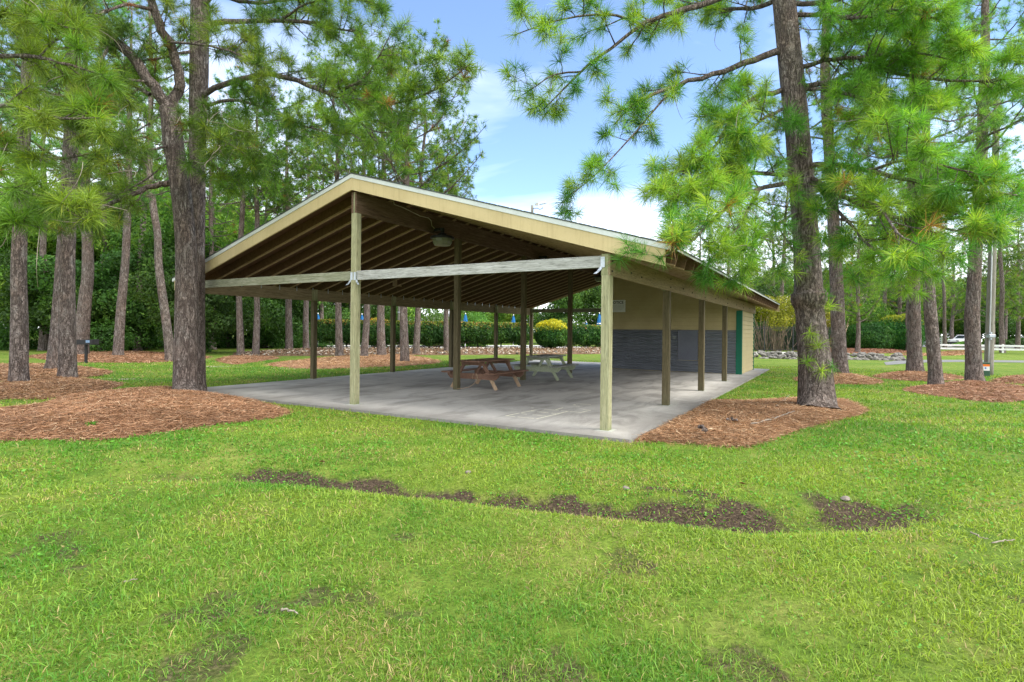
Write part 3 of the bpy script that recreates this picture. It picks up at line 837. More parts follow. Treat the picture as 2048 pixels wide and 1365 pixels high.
bed([(-160, 850), (60, 820), (130, 798), (240, 785), (345, 780), (415, 788), (470, 796), (575, 822), (545, 838), (430, 852), (330, 867), (200, 881), (60, 882), (-160, 890)], .19, 900, 31,
    'mounded bed of orange pine straw round the big left-hand twin pine', hard=off_front)
bed([(-200, 775), (0, 768), (110, 752), (200, 763), (246, 770), (180, 790), (90, 800), (0, 800), (-200, 812)], .08, 420, 33, 'low brown pine straw bed behind the front mound, around the leftmost trunk')
bed([(-150, 735), (60, 729), (150, 733), (225, 746), (160, 757), (40, 762), (-150, 770)], .05, 200, 35, 'thin pine straw patch around the twin trunks left of the grill')
bed([(60, 712), (200, 703), (330, 706), (420, 715), (345, 725), (240, 727), (120, 724)], .06, 90, 37, 'pine straw strip along the foot of the shady woods')
bed([(430, 722), (470, 713), (560, 716), (520, 724), (470, 730)], .05, 90, 39, 'small pine straw patch under the pair of slim pines')
bed([(530, 730), (640, 717), (720, 712), (800, 710), (880, 722), (850, 731), (740, 736), (620, 739)], .07, 90, 41, 'wide pine straw island around the group of pines seen through the shelter')
bed([(525, 703), (600, 700), (660, 703), (690, 709), (640, 712), (560, 711)], .1, 60, 43, 'pine straw bed at the foot of the mossy-based pine')
bed([(1278, 884), (1296, 868), (1345, 836), (1395, 806), (1500, 801), (1600, 797), (1690, 800), (1735, 820), (1700, 836), (1620, 856), (1530, 886), (1478, 895), (1400, 890), (1335, 886)], .10, 1100, 45,
    'orange pine straw bed between the slab edge and the big right-hand pine', hard=off_slab)
bed([(1590, 757), (1640, 748), (1700, 749), (1765, 763), (1745, 770), (1680, 769), (1610, 766)], .07, 260, 47, 'pine straw ring around the straight pine behind the big right-hand pine')
bed([(1745, 754), (1800, 745), (1850, 746), (1930, 756), (1880, 763), (1800, 762)], .07, 220, 49, 'pine straw ring around the tallest straight pine on the right lawn')
bed([(1805, 782), (1860, 772), (1930, 764), (1990, 768), (2060, 778), (2060, 800), (1990, 806), (1900, 797)], .09, 330, 51, 'broad pine straw ring shared by the leaning pine and its neighbour')
bed([(1985, 763), (2030, 754), (2120, 752), (2120, 768), (2030, 769)], .07, 220, 53, 'pine straw mound cut by the right edge of the lawn')
bed([(1780, 711), (1850, 709), (1900, 703), (1960, 702), (1960, 708), (1880, 713)], .05, 60, 55, 'far pine straw patch beyond the grey path')
bed([(1600, 700), (1680, 696), (1790, 697), (1818, 706), (1720, 708), (1620, 708)], .2, 50, 57, 'pine straw bank behind the row of pale stones')

# ------------------------------------------------------------------ grass blades
def inside_poly(x, y, Q):
    r = np.zeros(x.shape, bool); n = len(Q)
    lo_, hi_ = Q.min(0), Q.max(0); cand = (x > lo_[0]) & (x < hi_[0]) & (y > lo_[1]) & (y < hi_[1])
    xs, ys = x[cand], y[cand]; rr_ = np.zeros(xs.shape, bool)
    for i in range(n):
        (x0, y0), (x1, y1) = Q[i], Q[(i + 1) % n]
        c = (y0 > ys) != (y1 > ys)
        rr_ ^= c & (xs < (x1 - x0) * (ys - y0) / (y1 - y0 + 1e-12) + x0)
    r[cand] = rr_; return r


def unit_(v): return v / (np.linalg.norm(v, axis=1)[:, None] + 1e-9)


def grass():
    q = np.random.default_rng(11)
    n = 780000
    u = q.random(n); p_ = .42
    r = (1.7 ** p_ + u * (30 ** p_ - 1.7 ** p_)) ** (1 / p_); th = q.uniform(-R(52), R(52), n)
    x, y = r * np.sin(th), r * np.cos(th)
    a, b = to_sh(x, y)
    keep = ~((a > -.55) & (a < 18.33) & (b > -.59) & (b < 10.84))
    for Q in BEDS: keep &= ~(inside_poly(x, y, Q) & (q.random(n) < .95))
    dm = dirt_mask(x, y); keep &= q.random(n) > dm * .80
    clump = fbm(x * 3.1, y * 3.1, 71, 4); keep &= q.random(n) < np.clip((clump - .22) * 3.6, .18, 1)
    x, y, r, clump = x[keep], y[keep], r[keep], clump[keep]; n = len(x)
    z = H(x, y)
    tall = fbm(x * .5, y * .5, 73, 3)
    d, t, sd = swale_dist(x, y)
    L = q.gamma(6, 1 / 6., n) * (.021 + .021 * tall) * np.clip((r / 3) ** .22, .85, 1.5)
    w = (.0016 + .0010 * q.random(n)) * np.clip((r / 2.8) ** .72, 1, 7)
    az = q.uniform(0, 2 * math.pi, n); lean = np.clip(np.abs(q.normal(.75, .38, n)), .05, 1.45)
    D = np.stack([np.cos(az) * np.sin(lean), np.sin(az) * np.sin(lean), np.cos(lean)], 1)
    S_ = np.stack([-np.sin(az), np.cos(az), np.zeros(n)], 1) * w[:, None]
    yaw2 = q.normal(0, .6, n); cs, sn = np.cos(yaw2)[:, None], np.sin(yaw2)[:, None]
    S_ = S_ * cs + np.cross(D, S_) * sn
    P = np.stack([x, y, z - .004], 1)
    mid = P + D * (L * .55)[:, None]
    tipd = D.copy(); tipd[:, 2] -= .5; tip = mid + tipd / np.linalg.norm(tipd, axis=1)[:, None] * (L * .55)[:, None]
    tip[:, 2] = np.maximum(tip[:, 2], z + .004)
    v = np.stack([P - S_, P + S_, mid + S_ * .8, mid - S_ * .8, tip], 1).reshape(-1, 3)
    big = fbm(x * .34 + 3, y * .34, 81, 3); med = fbm(x * 1.3, y * 1.3, 83, 3)
    yel = np.clip((big * .6 + med * .4 - .36) * 3.6 + np.where(sd < 0, .22, -.06) + q.normal(0, .22, n), 0, 1)[:, None]
    lush = np.array((.080, .200, .020)); ylw = np.array((.235, .305, .040)); dry = np.array((.34, .26, .12))
    col = lush * (1 - yel) + ylw * yel
    near = np.clip((d < .55) & (sd > 0), 0, 1)[:, None]
    dr = (q.random(n) < .05 + .35 * np.clip((med - .52) * 4, 0, 1))[:, None]
    col = np.where(dr, dry * q.uniform(.6, 1.2, (n, 1)), col) * q.uniform(.6, 1.4, (n, 1))
    ft = np.tile(np.array([[0, 1, 2, 3]]), (n, 1)) + (np.arange(n) * 5)[:, None]
    f3 = np.tile(np.array([[3, 2, 4]]), (n, 1)) + (np.arange(n) * 5)[:, None]
    mb = MB(); mb.add(v, ft, np.repeat(col, 5, 0)); mb.lv.append(f3.ravel()); mb.ln.append(np.full(n, 3)); mb.m.append(np.zeros(n, int))
    m_ = 42000                                             # clover and small broad leaves among the turf
    rr_ = q.uniform(3.2, 13, m_); th = q.uniform(-R(50), R(50), m_); x, y = rr_ * np.sin(th), rr_ * np.cos(th)
    d2, t2, s2 = swale_dist(x, y); a, b = to_sh(x, y)
    kp = (q.random(m_) < np.where(s2 > 0, .9, .25) * np.clip((fbm(x * .9, y * .9, 61, 3) - .38) * 5, .08, 1)) & ~((a > -.6) & (b > -.65))
    for Q in BEDS[:8]: kp &= ~inside_poly(x, y, Q)
    x, y, rr_ = x[kp], y[kp], rr_[kp]; k_ = len(x); C = np.stack([x, y, H(x, y) + q.uniform(.008, .035, k_)], 1)
    u1 = unit_(q.normal(size=(k_, 3)) * (1, 1, .25)); u2 = unit_(np.cross(u1, q.normal(size=(k_, 3)) * (.35, .35, 1))); sz = (.0085 * np.clip(rr_ / 4, .9, 2.2) * q.uniform(.7, 1.4, k_))[:, None]
    mb.add(np.stack([C - u1 * sz, C + u2 * sz * .7, C + u1 * sz, C - u2 * sz * .7], 1).reshape(-1, 3), np.arange(k_ * 4).reshape(-1, 4), np.repeat(np.array([[.085, .215, .022]]) * q.uniform(.7, 1.6, (k_, 1)), 4, 0))
    tag(mb.build('lawn_grass', M['blade'], None, False, 'col'), 'short patchy green lawn grass', 'grass', None, 'stuff')
    print('grass blades', n)
grass()

# ------------------------------------------------------------------ small things on the ground
def stick(name, pts, r, label, cat, mat=None, group=None):
    P = [];
    for x, y in pts:
        g = gnd(x, y); P.append(g)
    P = np.array(P); c = P[0].copy()
    bedlift = .05
    Q = []
    for p in P:
        ins = any(inside_poly(np.array([p[0]]), np.array([p[1]]), B_)[0] for B_ in BEDS[:8])
        Q.append(p + np.array([0, 0, (.13 if ins else .02) + r]))
    Q = np.array(Q) - c
    n = 14; t = np.linspace(0, len(Q) - 1, n); i = np.minimum(t.astype(int), len(Q) - 2); f = (t - i)[:, None]
    C = Q[i] * (1 - f) + Q[i + 1] * f
    C += rng.normal(0, r * .7, C.shape)
    mb = MB(); mb.tube(C, np.linspace(r, r * .5, n), 6)
    return tag(mb.build(name, mat or M['twig'], None, True, loc=c), label, cat, group)


tg = 'fallen branches'
stick('fallen_branch', [(1500, 866), (1540, 858), (1572, 844), (1590, 838)], .012, 'long pale fallen branch in the straw bed below the big right-hand pine', 'branch', None, tg)
stick('fallen_branch', [(1492, 858), (1530, 857), (1560, 848)], .009, 'pale stick lying along the upper side of the long branch in the straw', 'branch', None, tg)
stick('fallen_branch', [(1552, 826), (1570, 812), (1580, 800)], .008, 'thin pale twig left of the big right-hand trunk', 'branch', None, tg)
stick('fallen_branch', [(1942, 1072), (1960, 1082), (1978, 1085)], .006, 'crooked dry twig on the lawn at the far right', 'branch', None, tg)
stick('fallen_branch', [(1986, 1093), (2010, 1088), (2030, 1087)], .006, 'straight dry twig lying right of the crooked one on the lawn', 'branch', None, tg)
stick('fallen_branch', [(210, 812), (250, 808), (290, 806), (298, 814)], .008, 'thin dark twig on the left straw mound', 'branch', None, tg)
stick('fallen_branch', [(248, 1172), (262, 1168), (275, 1167)], .005, 'short pale twig in the left foreground grass', 'branch', None, tg)
stick('fallen_branch', [(563, 1229), (580, 1233), (597, 1234)], .007, 'short brown stick on the thin grass in the foreground', 'branch', None, tg)
stick('bark_chunk', [(1404, 876), (1410, 886)], .03, 'dark chunk of bark at the lower edge of the right straw bed', 'bark', M['bark'])
stick('bark_chunk', [(1456, 858), (1476, 860)], .025, 'dark bark lump in the middle of the right straw bed', 'bark', M['bark'])
for (x, y, s, lb) in [(936, 977, .035, 'small grey stone in the bare swale dirt'), (1252, 1012, .04, 'flat brownish stone at the left end of the right swale dirt'), (1690, 1022, .05, 'brownish half-buried stone at the right end of the swale dirt')]:
    mb = MB(); mb.ball((0, 0, s * .3), (s, s * .75, s * .55), 10, 7, .35, 0, int(x)); tag(mb.build('stone', M['soilstone'], None, False, loc=gnd(x, y)), lb, 'stone', 'stones in the swale')
def fallen_leaf(x, y, lb):
    mb = MB(); s = .045
    mb.add([(-s, 0, .012), (-.3 * s, -.5 * s, .02), (.5 * s, -.4 * s, .022), (1.2 * s, 0, .012), (.5 * s, .4 * s, .026), (-.3 * s, .5 * s, .016), (.1 * s, 0, .006)], [[0, 1, 6, 6], [1, 2, 6, 6], [2, 3, 6, 6], [3, 4, 6, 6], [4, 5, 6, 6], [5, 0, 6, 6]])
    o = mb.build('fallen_leaf', simple('brown_dead_leaf', (.22, .10, .05), (.36, .2, .11), 20), None, True, loc=gnd(x, y) + np.array([0, 0, .03])); o.rotation_euler = (.2, -.2, x)
    tag(o, lb, 'leaf', 'dead leaves on the lawn')
fallen_leaf(495, 896, 'curled brown dead leaf on the green lawn below the left straw mound')
fallen_leaf(645, 954, 'pale brown dead leaf on the swale dirt')
fallen_leaf(1486, 976, 'small tan dead leaf on the lawn above the right swale')
def weed(x, y, s, lb):
    q = np.random.default_rng(int(x)); mb = MB(); n = 70
    az = q.uniform(0, 6.28, n); r = q.uniform(.1, 1, n) ** .7 * s; c = np.stack([np.cos(az) * r, np.sin(az) * r, q.uniform(.1, .6, n) * s], 1)
    u_ = q.normal(size=(n, 3)); u_ /= np.linalg.norm(u_, axis=1)[:, None]; w2 = np.cross(u_, q.normal(size=(n, 3))); w2 /= np.linalg.norm(w2, axis=1)[:, None]
    l = .018
    mb.add(np.stack([c - u_ * l, c + w2 * l * .5, c + u_ * l, c - w2 * l * .5], 1).reshape(-1, 3), np.arange(n * 4).reshape(-1, 4), np.repeat(np.array([[.06, .19, .02]]) * q.uniform(.6, 1.5, (n, 1)), 4, 0))
    tag(mb.build('weed', M['leaf'], None, False, 'col', gnd(x, y) + np.array([0, 0, .12])), lb, 'weed', 'weeds in the straw')
weed(213, 836, .14, 'largest green weed sprouting in the left straw mound'); weed(174, 846, .09, 'small green weed left of the largest one in the straw mound'); weed(183, 868, .08, 'green weed at the lower edge of the left straw mound'); weed(272, 818, .06, 'tiny weed high on the left straw mound')

# ------------------------------------------------------------------ park grill
g = gnd(172, 727); k = .93
o = thing('park_grill', 'black park grill on a post before the shady woods', 'grill', g, R(8))
mb = MB(); mb.box((-.045, -.045, -.1), (.045, .045, .86), .005); mb.build('post', M['black'], o)
mb = MB(); mb.box((-.30, -.25, .80), (.36, .25, .825), .003); mb.box((.335, -.25, .826), (.36, .25, 1.02), .003); mb.box((-.30, -.25, .826), (.334, -.23, .99), .003); mb.box((-.30, .23, .826), (.334, .25, .99), .003); mb.box((-.30, -.229, .826), (-.285, .229, .98), .003); mb.build('firebox', M['black'], o)
mb = MB()
for i in range(11): mb.box((-.44, -.22 + i * .043, .992), (.33, -.212 + i * .043, 1.0))
mb.box((-.46, -.225, .985), (-.44, .225, 1.003)); mb.build('grate', M['black'], o)
mb = MB(); mb.box((.12, -.2525, .88), (.27, -.2505, .985)); mb.build('sticker', simple('pale_blue_sticker', (.12, .2, .32), (.2, .3, .42), 10), o)

# ------------------------------------------------------------------ far paving, path, road
def strip_px(name, rows, mat, z, zoff=.012):             # ground strip from pairs of photo points
    mb = MB(); v = []
    for (x0, y0), (x1, y1) in rows:
        p, q = flat(x0, y0, z), flat(x1, y1, z); v += [(*p, float(H(*p)) + zoff), (*q, float(H(*q)) + zoff)]
    mb.add(v, [[2 * i, 2 * i + 2, 2 * i + 3, 2 * i + 1] for i in range(len(rows) - 1)])
    return tag(mb.build(name, mat), kind='structure')
strip_px('path', [((1768, 725), (1772, 731)), ((1800, 721.5), (1812, 728)), ((1850, 720.5), (1855, 725.5)), ((1930, 720.5), (1930, 724.5)), ((2060, 722), (2060, 726)), ((2300, 728), (2300, 734))], M['asphalt'], -.03)
mb = MB(); mb.poly([(20, 82, .0), (160, 60, .0), (160, 104, .0), (20, 104, .0)]); tag(mb.build('road', M['asphalt']), kind='structure')
HD = np.array([16.7, 6.93]); HD /= np.linalg.norm(HD); HN = np.array([-HD[1], HD[0]])      # direction of the hedge row, and its far side
H0 = np.array([-10.9, 37.5])
def hp(t, off=0): return H0 + HD * t + HN * off
mb = MB()
dk = [hp(-2, 1.6), hp(24, 1.6), hp(24, 17), hp(-2, 17)]
mb.add([(*p, .03) for p in dk] + [(*p, -.2) for p in dk], [[0, 1, 2, 3], [0, 4, 5, 1], [1, 5, 6, 2], [2, 6, 7, 3], [3, 7, 4, 0]])
tag(mb.build('pool_deck', M['pale_concrete']), kind='structure')
# pale kerb under the right-hand iron fence
mb = MB(); p, q = flat(1490, 708, -.0), flat(1625, 709, -.0)
mb.beam((p[0], p[1], .04), (q[0], q[1], .04), .55, .22, .02); tag(mb.build('kerb', M['pale_concrete']), kind='structure')

# litter bank at the hedge foot with grey stones in it
mb = MB()
rows = [hp(t) for t in np.linspace(-4, 26, 60)]
v = []
for t in np.linspace(-7, 27, 70):
    for off, z in ((-4.6, .0), (-3.6, .10), (-2.2, .22), (-1.0, .30), (1.4, .26)):
        p = hp(t, off); z = z * min(1, max(0, (t + 7) / 5)); v.append((*p, z + .06 * (fbm(p[0] * 1.1, p[1] * 1.1, 91, 3) - .5) - .03))
f = [[i * 5 + j, (i + 1) * 5 + j, (i + 1) * 5 + j + 1, i * 5 + j + 1] for i in range(69) for j in range(4)]
mb.add(v, f); tag(mb.build('litter_bank', M['litter'], None, True), kind='structure')
mb = MB(); q = np.random.default_rng(5); n = 5200
t = q.uniform(-6.5, 27, n); off = q.uniform(-4.4, 0.4, n)
P = H0 + t[:, None] * HD + off[:, None] * HN
zz = np.interp(off, [-4.6, -3.6, -2.2, -1, 1.4], [0, .1, .22, .3, .26]) * np.clip((t + 7) / 5, 0, 1) + .01
u_ = q.normal(size=(n, 3)) * (1, 1, .35); u_ /= np.linalg.norm(u_, axis=1)[:, None]; w2 = np.cross(u_, q.normal(size=(n, 3)) * (.4, .4, 1)); w2 /= np.linalg.norm(w2, axis=1)[:, None]
c = np.stack([P[:, 0], P[:, 1], zz + q.uniform(0, .05, n)], 1); l = q.uniform(.04, .11, n)[:, None]
colr = np.array([(.30, .20, .12), (.45, .37, .28), (.17, .085, .045), (.5, .45, .38)])[q.integers(0, 4, n)] * q.uniform(.7, 1.2, (n, 1))
mb.add(np.stack([c - u_ * l, c + w2 * l * .5, c + u_ * l, c - w2 * l * .5], 1).reshape(-1, 3), np.arange(n * 4).reshape(-1, 4), np.repeat(colr, 4, 0))
tag(mb.build('leaf_litter', M['straw'], None, False, 'col'), 'dry leaf litter below the clipped hedge', 'leaf litter', None, 'stuff')

# rocks: two bands, each stone its own object
rock_me = []
for k in range(8):
    mb = MB(); mb.ball((0, 0, .25), (1, .75, .66), 9, 6, .55, 0, 100 + k); rock_me.append(mb.mesh('rock', M['rock']))
def rocks(n, fn, group, label, smin, smax, seed):
    q = np.random.default_rng(seed)
    for i in range(n):
        x, y, z = fn(q)
        o = link('rock', rock_me[q.integers(8)], None, (x, y, z), (q.uniform(-.3, .3), q.uniform(-.3, .3), q.uniform(0, 6.3)))
        s = q.uniform(smin, smax); o.scale = (s, s * q.uniform(.7, 1), s * q.uniform(.6, .9)); tag(o, label, 'rock', group)
def right_band(q):
    px = q.uniform(1505, 1818); lay = q.integers(0, 3)
    y0 = np.interp(px, [1505, 1600, 1700, 1818], [717, 719, 720, 722])
    X, Y = flat(px, y0, -.03); return X, Y + lay * .22 + q.uniform(-.1, .1), -.06 + lay * .15 + q.uniform(-.05, .06)
rocks(210, right_band, 'pale stones edging the right lawn', 'pale jagged stone in the low row before the iron fence and shrubs', .15, .33, 8)
def left_band(q):
    t = q.uniform(-1, 25); off = q.normal(-3.5, .45); p = hp(t, off); return p[0], p[1], .04 + .1 * (off + 4.4) / 3
rocks(70, left_band, 'grey stones below the hedge', 'grey stone in the litter bank below the hedge', .06, .15, 9)

# ------------------------------------------------------------------ leafy things
def leafcloud(q, mb, blobs, n, size, cols, hang=.2, top=None, flat_top=None):
    """n leaves on and inside lumpy ellipsoids: blobs rows are cx,cy,cz,rx,ry,rz"""
    B = np.array(blobs, float); wgt = (B[:, 3] * B[:, 4] + B[:, 4] * B[:, 5] + B[:, 3] * B[:, 5]); wgt /= wgt.sum()
    k = q.choice(len(B), n, p=wgt)
    d = q.normal(size=(n, 3)); d /= np.linalg.norm(d, axis=1)[:, None]
    lump = .78 + .44 * fbm(d[:, 0] * 2.6 + k * 7.7, d[:, 1] * 2.6 + d[:, 2] * 3.1, 5, 3)
    r = (1 - q.random(n) ** 2.0 * .45) * lump
    c = B[k, :3] + d * r[:, None] * B[k, 3:]
    if flat_top is not None: c[:, 2] = np.where(c[:, 2] > flat_top, flat_top + q.normal(0, .02, n) - (c[:, 2] - flat_top) * .1, c[:, 2])
    c[:, 2] = np.maximum(c[:, 2], .03)
    nrm = d * .8 + q.normal(0, .55, (n, 3)); nrm[:, 2] += .35; nrm /= np.linalg.norm(nrm, axis=1)[:, None]
    u_ = np.cross(nrm, q.normal(size=(n, 3))); u_ /= np.linalg.norm(u_, axis=1)[:, None] + 1e-9; u_[:, 2] -= hang; w2 = np.cross(nrm, u_); w2 /= np.linalg.norm(w2, axis=1)[:, None] + 1e-9
    l = (size * q.uniform(.6, 1.3, n))[:, None]
    C = np.array(cols)
    ci = np.clip((fbm(c[:, 0] * 1.7 / size * .06, c[:, 1] * 1.7 / size * .06 + c[:, 2] * .9 / size * .06, 15, 3) - .25) * 2 * len(C) * .5 + q.normal(0, .7, n), 0, len(C) - 1).astype(int)
    col = C[ci] * q.uniform(.7, 1.3, (n, 1))
    if top is not None:
        h = (c[:, 2] - top[0]) / (top[1] - top[0]) + q.normal(0, .22, n)
        col = np.where((h > 1)[:, None], np.array(top[2])[q.integers(0, len(top[2]), n)] * q.uniform(.75, 1.25, (n, 1)), col)
    v = np.stack([c - u_ * l, c + w2 * l * .45, c + u_ * l, c - w2 * l * .45], 1).reshape(-1, 3)
    mb.add(v, np.arange(n * 4).reshape(-1, 4), np.repeat(col, 4, 0))


def stems(pts, rad, mat, name, parent, k=7, smooth=True):
    mb = MB()
    for P_, r_ in zip(pts, rad): mb.tube(P_, r_, k)
    return mb.build(name, mat, parent, smooth)


DG = [(0.035, 0.089, 0.016), (0.054, 0.127, 0.020), (0.076, 0.166, 0.025), (0.118, 0.217, 0.035)]          # dark evergreen
MG = [(0.085, 0.186, 0.027), (0.141, 0.265, 0.035), (0.209, 0.333, 0.046), (0.265, 0.381, 0.054)]          # mid green
LG = [(.070, .155, .022), (.100, .200, .028), (.140, .235, .032), (.17, .25, .04)]             # light green
YG = [(.20, .21, .025), (.29, .27, .03), (.36, .31, .03), (.16, .19, .03)]                     # yellow green
DARKHEDGE = [(0.020, 0.081, 0.014), (0.037, 0.119, 0.019), (0.065, 0.168, 0.022), (0.102, 0.210, 0.029)]


def bush(name, label, cat, loc, blobs, n, size, cols, seed, group=None, top=None, flat_top=None, trunk=None, rz=0):
    o = thing(name, label, cat, loc, rz, group)
    q = np.random.default_rng(seed); mb = MB(); leafcloud(q, mb, blobs, n, size, cols, .2, top, flat_top)
    mb.build('foliage', M['leaf'], o, False, 'col')
    B = np.array(blobs); tr = trunk or 5
    P, Rr = [], []
    for k in range(tr):
        b = B[q.integers(len(B))]; e = b[:3] + q.normal(0, .3, 3) * b[3:]; s = np.array([b[0] * .35 + q.normal(0, .1), b[1] * .35 + q.normal(0, .1), -.08])
        m_ = (s + e) / 2 + q.normal(0, .08, 3); P.append(np.array([s, m_, e])); Rr.append(np.linspace(.035, .012, 3) * max(.6, B[:, 5].max() * .7))
    stems(P, Rr, M['bark_far'], 'stems', o)
    return o


# hedge row: a long clipped hedge, a golden topped round one, and the piece by the storeroom
def hedge_t(px):
    u = ray(px, 690)[0]; return (H0[0] - u * H0[1]) / (u * HD[1] - HD[0])


hl = []
q = np.random.default_rng(3)
TIPS = [(.20, .30, .03), (.30, .30, .04), (.34, .17, .04), (.16, .27, .03), (.38, .28, .05)]
for s in np.arange(-1.6, hedge_t(1052) - .5, 1.0): hl.append((*(HD * s), 1.32 + q.normal(0, .05), .95 + q.uniform(-.1, .15), .85, .90))
ho = bush('clipped_hedge', 'long clipped dark green hedge with reddish yellow new tips along its top', 'hedge', (*H0, .12), hl, 62000, .075, DARKHEDGE, 51, top=(1.0, 1.95, TIPS), flat_top=2.02, trunk=30)
tG, tR = hedge_t(1097), hedge_t(1146)
bush('golden_shrub', 'rounded shrub with a bright golden yellow top between the two clipped hedges', 'shrub', (*hp(tG, -.5), .10), [(0, 0, 1.32, 1.34, 1.2, 1.06), (.25, 0, 1.0, 1.1, 1, .75), (-.25, 0, 1.0, 1.1, 1, .75)], 20000, .075, DARKHEDGE + [(.09, .17, .02)], 53, top=(1.0, 1.72, [(.46, .44, .02), (.60, .50, .02), (.36, .39, .03)]))
hl = [(*(HD * s), 1.22, .85, .9, .88) for s in np.arange(.75, 4.5, .8)]
bush('clipped_hedge', 'short clipped hedge beside the storeroom, right of the golden shrub', 'hedge', (*hp(tR, -.1), .12), hl, 18000, .075, DARKHEDGE, 55, top=(1.0, 1.95, TIPS), flat_top=1.95, trunk=8)
tY = (np.array(flat(1160, 690, .3)) - H0) @ HD
bush('yellow_shrub', 'loose yellow green shrub rising behind the short hedge', 'shrub', (*hp(tR + .3, 2.1), .03), [(0, 0, 1.5, .75, .7, 1.2), (.7, .2, 1.2, .6, .6, .9)], 5000, .07, LG + YG[:2], 57)
# topiary domes by the house
for px, w_, hh, lb, sd in [(875, 1.9, 2.9, 'domed light green topiary beside the white house gable', 61), (948, 1.9, 3.0, 'domed light green topiary beside a blue folded parasol', 62)]:
    c = at(px, 640, 53.0)
    bush('topiary', lb, 'shrub', (c[0], 53, .0), [(0, 0, 1.5, w_ * .95, w_ * .95, 1.85), (0, 0, .9, w_, w_, 1.0)], 15000, .085, LG, sd, 'domed topiaries behind the hedge')
for px, Yd, h_, lb, sd in [(755, 49, 2.4, 'orange tipped shrub behind the hedge, under the slim pines', 63)]:
    c = at(px, 640, Yd)
    bush('flowering_shrub', lb, 'shrub', (c[0], Yd, 0), [(0, 0, 1.4, 1.3, 1, 1.25), (1.2, 0, 1.2, 1.1, .9, 1.1), (-1.2, 0, 1.1, 1, .9, 1)], 8000, .08, LG, 64, top=(1.2, 1.9, [(.5, .34, .03), (.45, .22, .05), (.30, .32, .04)]))

# pool parasols, folded
def parasol(px, ptop, Y, label):
    c = at(px, ptop, Y); top = c[2]
    o = thing('pool_parasol', label, 'parasol', (c[0], Y, 0.03), 0, 'folded blue parasols by the pool')
    mb = MB(); mb.tube([(0, 0, 0), (0, 0, top + .02)], .028, 8); mb.lathe([(0, top - .02), (.05, top), (.04, top + .06), (0, top + .11)], 8); mb.build('pole', M['white'], o)
    mb = MB(); mb.lathe([(.02, top), (.10, top - .18), (.155, top - .55), (.20, top - 1.0), (.235, top - 1.32), (.17, top - 1.34), (.05, top - 1.2)], 36, mod=lambda a, t: 1 + .22 * np.cos(a * 6) * min(1, t * 2)); mb.build('canopy', M['blue'], o, True)
    mb = MB(); mb.lathe([(.21, top - .86), (.222, top - .88), (.222, top - .93), (.21, top - .95)], 16); mb.build('tie_strap', M['white'], o)
    mb = MB(); mb.lathe([(0, .10), (.25, .09), (.3, .0), (0, 0)], 14); mb.build('base', M['black'], o)
parasol(636, 629, 43.5, 'folded blue parasol at the left end of the long hedge')
parasol(724, 630, 46.5, 'folded blue parasol behind the slim pines and left of the pale pole')
parasol(803, 628, 49, 'folded blue parasol close beside the pale wooden pole')
parasol(931, 629, 48.5, 'folded blue parasol in front of the second domed topiary')
parasol(1027, 632, 52, 'folded pale blue parasol right of the topiaries, over the hedge')
parasol(1199, 628, 50, 'largest folded blue parasol beside the storeroom corner post')
parasol(1173, 646, 60, 'smallest and farthest folded blue parasol over the short hedge')
parasol(688, 643, 56, 'distant folded blue parasol between the pines at the left')

# iron fences
def iron_fence(p, q, h, label, zb=0.0, pitch=.115, post_every=1.9):
    p, q = np.array(p), np.array(q); L_ = np.linalg.norm(q - p); d = (q - p) / L_
    o = thing('iron_fence', label, 'fence', (*p, zb), math.atan2(d[1], d[0]))
    mb = MB()
    for z in (.12, h - .18, h - .04): mb.box((0, -.018, z), (L_, .018, z + .035))
    x = 0
    while x < L_: mb.box((x, -.009, .10), (x + .018, .009, h)); x += pitch
    mb.build('railing_panel', M['black'], o)
    x = 0
    while x < L_ + .1:
        mb = MB(); mb.box((x - .035, -.035, -.1), (x + .035, .035, h + .05), .006); mb.lathe([(.045, h + .05), (.03, h + .085), (0, h + .1)], 8, (x, 0, 0)); mb.build('fence_post', M['black'], o); x += post_every
    return o
iron_fence(hp(-2, .95), hp(23.5, .95), 1.25, 'black iron pool fence behind the hedge row', .22)
pA, pB = flat(1470, 706.5, .02), flat(1660, 707.5, .02)
iron_fence(pA, pB, 1.95, 'tall black iron fence before the many-stemmed yellow tree', .15, .11, 2.45)

# many-stemmed crape myrtle behind that fence
c = np.array(flat(1560, 701, .1))
def myrtle(X, Y, label, sd, n, spread):
    o = thing('crape_myrtle', label, 'tree', (X, Y, .1), 0, 'yellow many-stemmed trees behind the iron fence')
    q = np.random.default_rng(sd); P, Rr = [], []
    for k in range(64):
        b0 = np.array([q.normal(0, spread * .42), q.normal(0, .35), -.1]); e = np.array([b0[0] * 1.5 + q.normal(0, .5), q.normal(0, .7), q.uniform(2.3, 3.3)])
        m_ = (b0 + e) / 2 + np.array([q.normal(0, .1), q.normal(0, .1), 0]); P.append(np.array([b0, m_, e])); Rr.append(np.linspace(.035, .018, 3))
    stems(P, Rr, M['stem'], 'stems', o)
    mb = MB(); bl_ = [(q.normal(0, spread * .45), q.normal(0, .8), q.uniform(2.5, 4.2), q.uniform(.8, 1.3), q.uniform(.8, 1.2), q.uniform(.7, 1.1)) for k in range(13)]
    leafcloud(q, mb, bl_, n, .075, YG + [(.16, .20, .03), (.11, .17, .03)]); mb.build('foliage', M['leaf'], o, False, 'col')
    mb = MB(); leafcloud(q, mb, [(b[0], b[1], b[2] + .15, b[3] * 1.03, b[4] * 1.03, b[5]) for b in bl_[:6]], 260, .11, [(.75, .66, .62), (.8, .74, .7)]); mb.build('blossom', M['leaf'], o, False, 'col')
myrtle(c[0], c[1] + 1.6, 'yellow green crape myrtle with a thicket of bare brown stems behind the iron fence', 71, 15000, 2.3)
